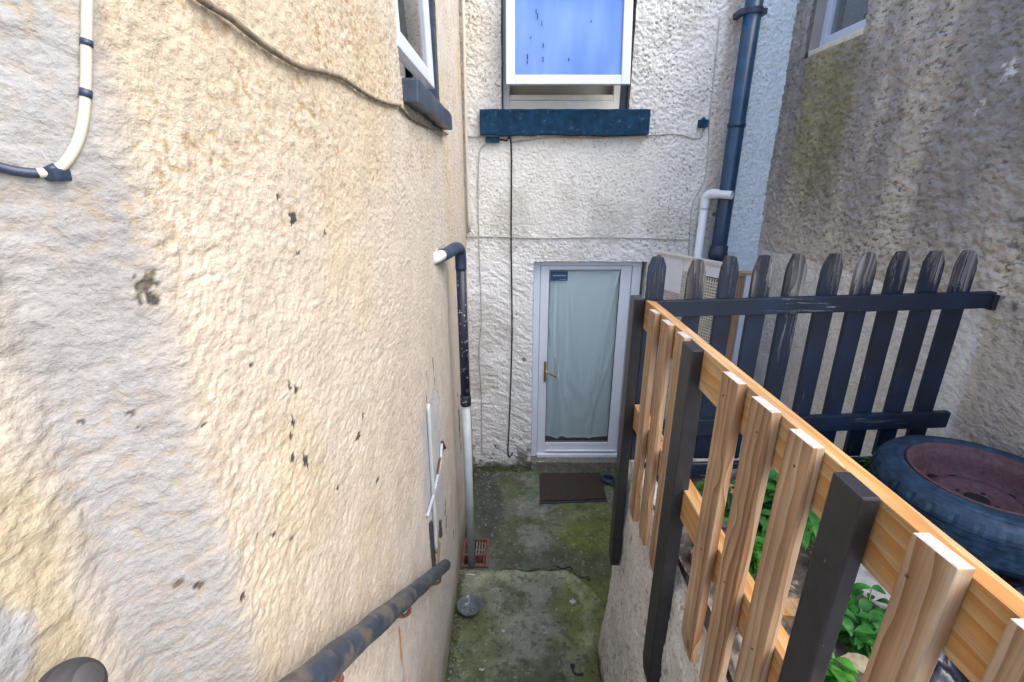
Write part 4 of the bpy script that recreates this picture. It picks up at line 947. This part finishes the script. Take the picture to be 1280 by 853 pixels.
d = Vector((-.03, -.20, -.06)).normalized()
bm = B(); R_ = .033; pr = [(-.027 * math.cos(a), .027 * math.sin(a) + .0003) for a in [k * math.pi / 24 for k in range(12)]] + [(.006, .027), (.1, .027), (.5, .027)]
tube(bm, [e0 + d * a for a, _ in pr], [b for _, b in pr], 28)
M['rail_grey'] = wood('weathered_rail', (.075, .072, .072), (.045, .043, .045), (.018, .018, .02), 1, 1.5, .8)
obj('rail', bm, M['rail_grey'], ur, smooth=True)

# ================================================================= ON THE ALLEY FLOOR
dm = thing('doormat', 'brown rectangular doormat with dark rubber edge in front of the white door', 'doormat', (.6, 3.87, -.036))
bm = B(); p = [(.285, 4.092), (.925, 4.10), (.905, 3.665), (.262, 3.628)]
p = [Vector((a, b, -.034)) for a, b in p]
prism(bm, p, (0, 0, .010), .003); obj('backing', bm, M['mat_edge'], dm)
c0 = sum(p, Vector()) / 4
bm = B(); q = [c0 + (v - c0) * (.955 if True else 1) for v in p]; q = [Vector((v.x, v.y + .012, -.0235)) for v in q]
xs_ = np.linspace(0, 1, 110); ys_ = np.linspace(0, 1, 75); U, W = np.meshgrid(xs_, ys_, indexing='ij')
q3, q2, q1, q0 = [np.array(v) for v in (q[0], q[1], q[2], q[3])]
P = (q0 * ((1 - U) * (1 - W))[..., None] + q1 * (U * (1 - W))[..., None] + q2 * (U * W)[..., None] + q3 * ((1 - U) * W)[..., None])
P[..., 2] += .004 + .006 * np.random.RandomState(1).rand(*U.shape) + .005 * fbm(U * 12, W * 12, 3, 3)
V, Q, CC = sheet(P, np.ones(P.shape), [], 0, (0, 0, 1), flip=False, solid=.008)
o = np_part('pile', V, Q, CC, M['mat'], dm); bm.free()
hc = onZ(757, 603, -.03)
bm = B(); pts = []
for i in range(60):
    a = i / 60 * 2 * math.pi * 2.6; pts.append((hc.x + .03 + .06 * math.cos(a), hc.y + .01 + .055 * math.sin(a), -.018 + .012 * i / 20))
pts += [(hc.x + .12, hc.y - .12, -.02), (hc.x + .22, hc.y - .25, -.022)]
tube(bm, smooth_path(pts, 2), .012, 10); tag(obj('hose', bm, M['tape'], smooth=True), 'coil of dark hose lying at the corner of the doormat', 'hose')
dc = onZ(587, 764, 0.0)
gd = thing('glass_dish', 'round grey glass dish lying on the concrete below the handrail', 'dish', (dc.x, dc.y, 0))
bm = B(); lathe(bm, [(.0005, .004), (.055, .004), (.066, .012), (.084, .055), (.086, .060), (.081, .059), (.063, .017), (.053, .010), (.0005, .010)], (dc.x, dc.y, .0), 40); obj('bowl', bm, M['clear'], gd, smooth=True)
bm = B(); random.seed(6)
for k in range(26):
    a = random.uniform(0, 6.28); r = random.uniform(0, .05); bmesh.ops.create_icosphere(bm, subdivisions=1, radius=random.uniform(.002, .006), matrix=__import__('mathutils').Matrix.Translation((dc.x + r * math.cos(a), dc.y - .01 + r * math.sin(a), .014)))
obj('grit', bm, M['stone'], gd)
def scrap(name, px, py, w, h, mat, label, cat, rot=.5, z=.0, lift=.008):
    c = onZ(px, py, z); bm = B(); n = 6; g = {}
    for i in range(n + 1):
        for j in range(n + 1):
            a = (i / n - .5) * w; b = (j / n - .5) * h
            g[i, j] = bm.verts.new((c.x + a * math.cos(rot) - b * math.sin(rot), c.y + a * math.sin(rot) + b * math.cos(rot), z + .003 + lift * (math.sin(i * 1.3) * .5 + .5) * (math.sin(j * 1.1 + 1) * .5 + .5)))
    for i in range(n):
        for j in range(n): bm.faces.new((g[i, j], g[i + 1, j], g[i + 1, j + 1], g[i, j + 1]))
    bmesh.ops.solidify(bm, geom=bm.faces[:], thickness=.0015)
    return tag(obj(name, bm, mat), label, cat)
scrap('paper_scrap', 716, 753, .038, .034, M['paper'], 'white paper scrap on the mossy concrete, larger than the other litter', 'litter', .7)
scrap('paper_scrap', 602, 838, .034, .016, M['paper'], 'small white scrap on the concrete near the foot of the cream wall', 'litter', .1)
scrap('paper_scrap', 629, 790, .020, .018, M['paper'], 'tiny white chip in the middle of the concrete slab', 'litter', .3)
scrap('paper_scrap', 676, 578, .05, .018, M['paper'], 'white scrap lying on the doorstep under the door', 'litter', .05, z=.07)
cable('stick', [onZ(584, 718, .008), onZ(594, 719, .010)], .004, M['paper'], 'pale thin stick lying beside the drain gully', 'stick')
cable('twig', [onZ(695, 708, .0), onZ(703, 711, .0), onZ(712, 709, .006), onZ(715, 713, .0)], .005, M['dark'], 'dark twig lying at the edge of the concrete slab', 'twig')
sp = onZ(716, 838, .0)
bm = B(); bmesh.ops.create_uvsphere(bm, u_segments=16, v_segments=10, radius=.013, matrix=__import__('mathutils').Matrix.Translation((sp.x, sp.y + .02, .012)))
tube(bm, smooth_path([(sp.x, sp.y + .01, .01), (sp.x + .005, sp.y - .02, .008), (sp.x + .03, sp.y - .03, .006), (sp.x + .06, sp.y - .025, .006)], 5), .0055, 8)
tag(obj('plastic_spoon', bm, M['mat_edge'], smooth=True), 'small grey plastic bit with a dark tail on the slab', 'litter')
# gravel and crumbs along the wall foot
bm = B(); random.seed(12); Mx = __import__('mathutils').Matrix
def pebble(x, y, z, r):
    m = Mx.Translation((x, y, z + r * .4)) @ Mx.Rotation(random.uniform(0, 3), 4, 'Z') @ Mx.Diagonal((r * random.uniform(.7, 1.4), r * random.uniform(.6, 1.2), r * .6, 1))
    bmesh.ops.create_icosphere(bm, subdivisions=1, radius=1, matrix=m)
for k in range(130): pebble(random.gauss(-.375, .03) if random.random() < .6 else random.uniform(-.4, -.05), random.uniform(1.9, 2.8), 0, random.uniform(.003, .011))
for k in range(70): pebble(random.uniform(-.4, .1), random.uniform(3.2, 4.15), -.036, random.choice((.004, .006, .009, .014)) * random.uniform(.7, 1.2))
for k in range(45): pebble(random.uniform(-.4, .9), random.gauss(4.12, .05), -.036, random.uniform(.004, .012))
for k in range(60): pebble(random.uniform(-.3, .9), random.uniform(1.9, 4.0), -.02, random.uniform(.002, .006))
o = obj('gravel', bm, M['stone']); o['kind'] = 'stuff'; o['label'] = 'loose grit and small stones along the foot of the walls'

bm = B(); random.seed(77)
def tuft(x, y, z, r):
    m = Mx.Translation((x, y, z)) @ Mx.Rotation(random.uniform(0, 3), 4, 'Z') @ Mx.Diagonal((r * random.uniform(.7, 1.6), r * random.uniform(.7, 1.3), r * random.uniform(.35, .6), 1))
    ret = bmesh.ops.create_icosphere(bm, subdivisions=2, radius=1, matrix=m)
    for v in ret['verts']: v.co += Vector((random.uniform(-.12, .12), random.uniform(-.12, .12), random.uniform(-.1, .2))) * r
for k in range(110): tuft(random.gauss(.50, .03), random.uniform(1.95, 2.6), -.012, random.uniform(.006, .018))
for k in range(110): tuft(random.gauss(-.385, .012), random.uniform(1.9, 2.8), -.006, random.uniform(.006, .015))
for k in range(90): xx = random.uniform(-.1, .6); tuft(xx, 2.84 - .5 * max(0, xx - .42) + random.gauss(0, .012), -.03, random.uniform(.005, .012))
for k in range(80): tuft(random.uniform(-.4, .22), random.gauss(4.165, .014), -.034, random.uniform(.006, .016))
o = obj('moss', bm, M['moss'], smooth=True); o['kind'] = 'stuff'; o['label'] = 'small cushions of moss along the wall feet and slab edge'
# ================================================================= IN THE BED
TC = Vector((1.845, 1.535, 1.545))
TS = Vector((1.06, 1.06, 1.10))
wheel = thing('car_wheel', 'weathered car wheel with rusty steel rim lying flat in the bed', 'wheel', TC)
bm = B()
prof = [(.224, .02), (.232, .008), (.27, .0), (.30, .012), (.316, .030), (.3235, .046)]
for zc in (.066, .089, .112, .135): prof += [(.3265, zc - .0185), (.3270, zc - .0040), (.3215, zc - .0030), (.3215, zc + .0030)]
prof += [(.3270, .139), (.3255, .152), (.3200, .166), (.3140, .176), (.3125, .1775), (.3115, .1785), (.303, .189), (.292, .1955), (.290, .1952), (.2885, .1968), (.268, .2015), (.2655, .2005), (.263, .2022), (.25, .2015), (.243, .200), (.233, .194), (.226, .186)]
rings = lathe(bm, prof, TC, 160)
n0 = 6 + 16
for i in range(n0, n0 + 3):                # shoulder blocks
    for k in range(160):
        if k % 5 == 0:
            d = rings[i][k].co - TC; d.z = 0; rings[i][k].co -= d.normalized() * .004
for f in bm.faces: f.smooth = not any(.05 < (v.co - TC).z < .178 for v in f.verts)
obj('tyre', bm, M['tyre'], wheel)
bm = B()
prof = [(.226, .186), (.231, .196), (.227, .201), (.220, .198), (.216, .186), (.213, .176), (.205, .170), (.201, .158), (.196, .140), (.190, .103), (.178, .089), (.160, .087), (.143, .095), (.120, .115), (.098, .117), (.086, .105), (.064, .100), (.036, .101), (.034, .085), (.030, .04), (.0, .04)]
R2 = lathe(bm, prof[:-1], TC, 96)
obj('rim', bm, M['rim'], wheel, smooth=True)
for k in range(12):
    a = 2 * math.pi * (k + .35) / 12; r = .158; bm = B()
    tube(bm, [TC + Vector((r * math.cos(a), r * math.sin(a), .080)), TC + Vector((r * math.cos(a), r * math.sin(a), .0925))], .0165, 14); obj('vent_hole', bm, M['dark'], wheel)
for k in range(4):
    a = 2 * math.pi * k / 4 + .5; r = .057; bm = B()
    tube(bm, [TC + Vector((r * math.cos(a), r * math.sin(a), .09)), TC + Vector((r * math.cos(a), r * math.sin(a), .1035))], .007, 10); obj('bolt_hole', bm, M['dark'], wheel)
bm = B(); tube(bm, [TC + Vector((0, 0, .08)), TC + Vector((0, 0, .1035))], .0355, 24); obj('hub_hole', bm, M['dark'], wheel)
wheel.scale = TS

def leaf(bm, base, d, ln, w, droop, fold=.25):
    d = Vector(d).normalized(); side = d.cross(Vector((0, 0, 1)))
    if side.length < .1: side = Vector((1, 0, 0))
    side.normalize(); n = 6; L_, C_, R_ = [], [], []; p = Vector(base)
    for i in range(n + 1):
        t = i / n; ww = w * (math.sin(math.pi * t ** .75) ** .9) * (1 + .12 * math.sin(i * 5.0)) if 0 < i < n else .0015
        up = side.cross(d).normalized()
        L_.append(bm.verts.new(p + side * ww + up * ww * fold)); C_.append(bm.verts.new(p)); R_.append(bm.verts.new(p - side * ww + up * ww * fold))
        p = p + d * ln / n; d = (d + Vector((0, 0, -droop / n))).normalized()
    for i in range(n):
        bm.faces.new((L_[i], L_[i + 1], C_[i + 1], C_[i])); bm.faces.new((C_[i], C_[i + 1], R_[i + 1], R_[i]))
def plant(x, y, hgt, nst, nlf, ln, w, mat, label, seed, spread=.5, z=None):
    random.seed(seed); z = (bedz(x, y) + .01) if z is None else z
    nst = int(nst * 1.6); t = thing('leafy_plant', label, 'plant', (x, y, z), 'weeds growing in the bed')
    bs, bl = B(), B()
    for s in range(nst):
        a = random.uniform(0, 6.28); sp = random.uniform(.1, 1) * spread; hh = hgt * random.uniform(.6, 1.05)
        pts = [Vector((x, y, z - .03)), Vector((x + .25 * sp * hh * math.cos(a), y + .25 * sp * hh * math.sin(a), z + hh * .5)), Vector((x + sp * hh * math.cos(a), y + sp * hh * math.sin(a), z + hh))]
        path = smooth_path(pts, 6); tube(bs, path, [.004 - .0002 * i for i in range(len(path))], 6)
        for k in range(nlf):
            f = .25 + .75 * k / max(1, nlf - 1); p = path[min(len(path) - 1, int(f * (len(path) - 1)))]
            b = a + k * 2.4 + random.uniform(-.4, .4); q = random.uniform(.1, .8)
            for j in range(2):
                b += 3.0 * j; leaf(bl, p, (math.cos(b), math.sin(b), q), ln * random.uniform(.6, 1.1), w * random.uniform(.6, .95), random.uniform(.6, 1.8))
    obj('stem', bs, M['stem'], t, smooth=True); obj('leaves', bl, mat, t, smooth=True, recalc=False)
    return t
def bp_(px, py, z): return onZ(px, py, z)
q = bp_(965, 690, 1.53); plant(q.x, q.y, .30, 11, 7, .085, .024, M['leaf'], 'largest bushy green weed seen between the bare pickets', 21, .55)
q = bp_(1005, 665, 1.53); plant(q.x, q.y, .24, 8, 7, .085, .015, M['leaf2'], 'narrow leaved bright green weed left of the nearest black post', 22, .6)
q = bp_(882, 622, 1.53); plant(q.x, q.y, .12, 4, 5, .06, .016, M['leaf2'], 'small green weed just past the middle black post', 23, .7)
q = bp_(1075, 800, 1.56); plant(q.x, q.y, .16, 9, 7, .060, .017, M['leaf'], 'low leafy weed among dead leaves right of the nearest black post', 24, .8)
q = bp_(1055, 845, 1.58); plant(q.x, q.y, .10, 5, 5, .055, .018, M['leaf2'], 'tiny pale weed at the bottom edge near the nearest black post', 25, .8)
q = bp_(1195, 825, 1.56); plant(q.x, q.y, .08, 3, 4, .05, .010, M['stem'], 'thin straggling weed on black sheeting between the nearest pickets', 26, 1.2)
q = bp_(1088, 588, 1.53); plant(q.x, q.y, .10, 3, 5, .05, .010, M['leaf2'], 'small weed between the black fence and the tyre', 27, .6)
q = bp_(920, 650, 1.53); plant(q.x, q.y, .18, 8, 6, .07, .019, M['leaf'], 'mid sized weed behind the first bare picket past the middle post', 28, .5)
q = bp_(985, 640, 1.53); plant(q.x, q.y, .22, 8, 6, .07, .018, M['leaf'], 'dark green weed behind the largest bushy weed, near the tyre', 31, .6)
q = bp_(935, 720, 1.53); plant(q.x, q.y, .16, 7, 6, .06, .014, M['leaf2'], 'light green weed close behind the lower timber rail, second bare picket', 32, .7)
def slabobj(name, c, sx, sy, sz, rot, mat, label, cat):
    bm = B(); box(bm, -sx / 2, sx / 2, -sy / 2, sy / 2, 0, sz, .006)
    bmesh.ops.subdivide_edges(bm, edges=[e for e in bm.edges if e.calc_length() > sx * .3], cuts=3, use_grid_fill=True)
    m = Mx.Translation(c) @ Mx.Rotation(rot, 4, 'Z') @ Mx.Rotation(random.uniform(-.08, .08), 4, 'X')
    for v in bm.verts: v.co = m @ (v.co + Vector((random.uniform(-.003, .003), random.uniform(-.003, .003), random.uniform(-.002, .002))))
    return tag(obj(name, bm, mat), label, cat)
q = bp_(1095, 715, 1.54); slabobj('concrete_slab', (q.x + .01, q.y, 1.505), .30, .26, .04, .4, M['slab'], 'grey concrete slab lying between the nearest black post and the tyre', 'slab')
q = bp_(872, 695, 1.50); slabobj('brick', (q.x + .05, q.y, 1.50), .20, .10, .06, .9, M['brick'], 'red brick lying behind the lower timber rail', 'brick')
q = bp_(905, 655, 1.52); slabobj('broken_stone', (q.x + .03, q.y, 1.50), .16, .12, .06, .2, M['stone'], 'rough pale broken stone in the bed beside the small weed', 'stone')
q = bp_(940, 610, 1.52); slabobj('old_plank', (q.x + .06, q.y + .06, 1.50), .42, .09, .03, .5, M['batten'], 'weathered grey plank lying in the bed below the black fence', 'plank')
q = bp_(930, 770, 1.53); slabobj('timber_offcut', (q.x + .12, q.y + .02, 1.52), .16, .07, .04, -.2, M['rail_wood'], 'short pale timber offcut lying just behind the lower rail', 'offcut')
def crumple(name, px, py, w, d, hh, mat, label, cat, seed, z=1.5, dx=0, dy=0):
    c = bp_(px, py, z + hh * .5); n = 40
    u = np.linspace(-1, 1, n); U, W = np.meshgrid(u, u, indexing='ij')
    env = np.clip(1 - np.maximum(abs(U), abs(W)) ** 3, 0, 1)
    a = fbm(U * 2.2 + seed, W * 2.2, seed, 4); rdg = 1 - abs(2 * a - 1)
    Zz = z + .012 + hh * env * (rdg * 1.3 - .25)
    P = np.stack([c.x + dx + U * w / 2 * (1 + .15 * (vnoise(W * 3 + 9, U * 3, seed) - .5)), c.y + dy + W * d / 2 * (1 + .15 * (vnoise(U * 3 + 5, W * 3, seed) - .5)), Zz], -1)
    V, Q, CC = sheet(P, np.ones(P.shape), [], 0, (0, 0, 1), solid=.012)
    o = np_part(name, V, Q, CC, mat); return tag(o, label, cat)
crumple('plastic_sack', 1022, 640, .24, .22, .13, M['blue_plastic'], 'crumpled blue plastic sack in the bed beside the nearest black post', 'sack', 31, dx=.10, dy=.05)
crumple('black_sheeting', 1195, 815, .42, .40, .10, M['black_plastic'], 'crumpled black plastic sheeting on the bed under the top rail', 'sheeting', 35, dx=.04)
crumple('black_sheeting', 1255, 748, .34, .22, .07, M['black_plastic'], 'fold of black plastic sheeting tucked against the near side of the tyre', 'sheeting', 38, dy=-.03)
random.seed(44)
for px, py, lab, r_, s_ in ((1062, 782, 'dry curled leaf topmost among the weeds beside the nearest black post', .4, .08), (1050, 822, 'long dry leaf lying lower among the weeds beside the black post', -.7, .10), (1018, 845, 'pale dead leaf against the foot of the nearest black post', 1.0, .09), (1108, 722, 'shiny white wrapper on the concrete slab', 1.2, .05)):
    c = bp_(px, py, 1.58); bm = B(); leaf(bm, c, (math.cos(r_), math.sin(r_), .15), s_, s_ * .3, .5, .5)
    bmesh.ops.solidify(bm, geom=bm.faces[:], thickness=.001)
    nm = 'wrapper' if 'wrapper' in lab else 'dead_leaf'
    tag(obj(nm, bm, M['paper'] if nm == 'wrapper' else M['dead_leaf'], smooth=True), lab, 'litter' if nm == 'wrapper' else 'dead leaf')

# ================================================================= LIGHT, CAMERA
w = bpy.data.worlds.new('World'); S.world = w; w.use_nodes = True
nt = w.node_tree; bg = nt.nodes['Background']
sky = nt.nodes.new('ShaderNodeTexSky'); sky.sky_type = 'NISHITA'; sky.sun_disc = False
sd = Vector((.56, -.30, .77)).normalized()
sky.sun_elevation = math.asin(sd.z); sky.sun_rotation = math.atan2(sd.x, sd.y)
sky.air_density = 1.0; sky.dust_density = 2.5; sky.ozone_density = 1.0
nt.links.new(sky.outputs[0], bg.inputs[0]); bg.inputs[1].default_value = .15
sun = bpy.data.lights.new('sun', 'SUN'); sun.energy = .75; sun.angle = math.radians(60); sun.color = (1, .92, .80)
so = bpy.data.objects.new('sun', sun); COL.objects.link(so); so.rotation_euler = (-sd).to_track_quat('-Z', 'Y').to_euler()
cam = bpy.data.cameras.new('camera'); co = bpy.data.objects.new('camera', cam); COL.objects.link(co)
cam.sensor_width = 36; cam.lens = F / 1280 * 36; cam.clip_start = .01; cam.clip_end = 300
co.location = (0, 0, HC); co.rotation_euler = (math.radians(90) - TH, 0, 0)
S.camera = co
S.view_settings.view_transform = 'Standard'; S.view_settings.look = 'None'; S.view_settings.gamma = 1; S.view_settings.use_curve_mapping = False
S.view_settings.exposure = 1.95
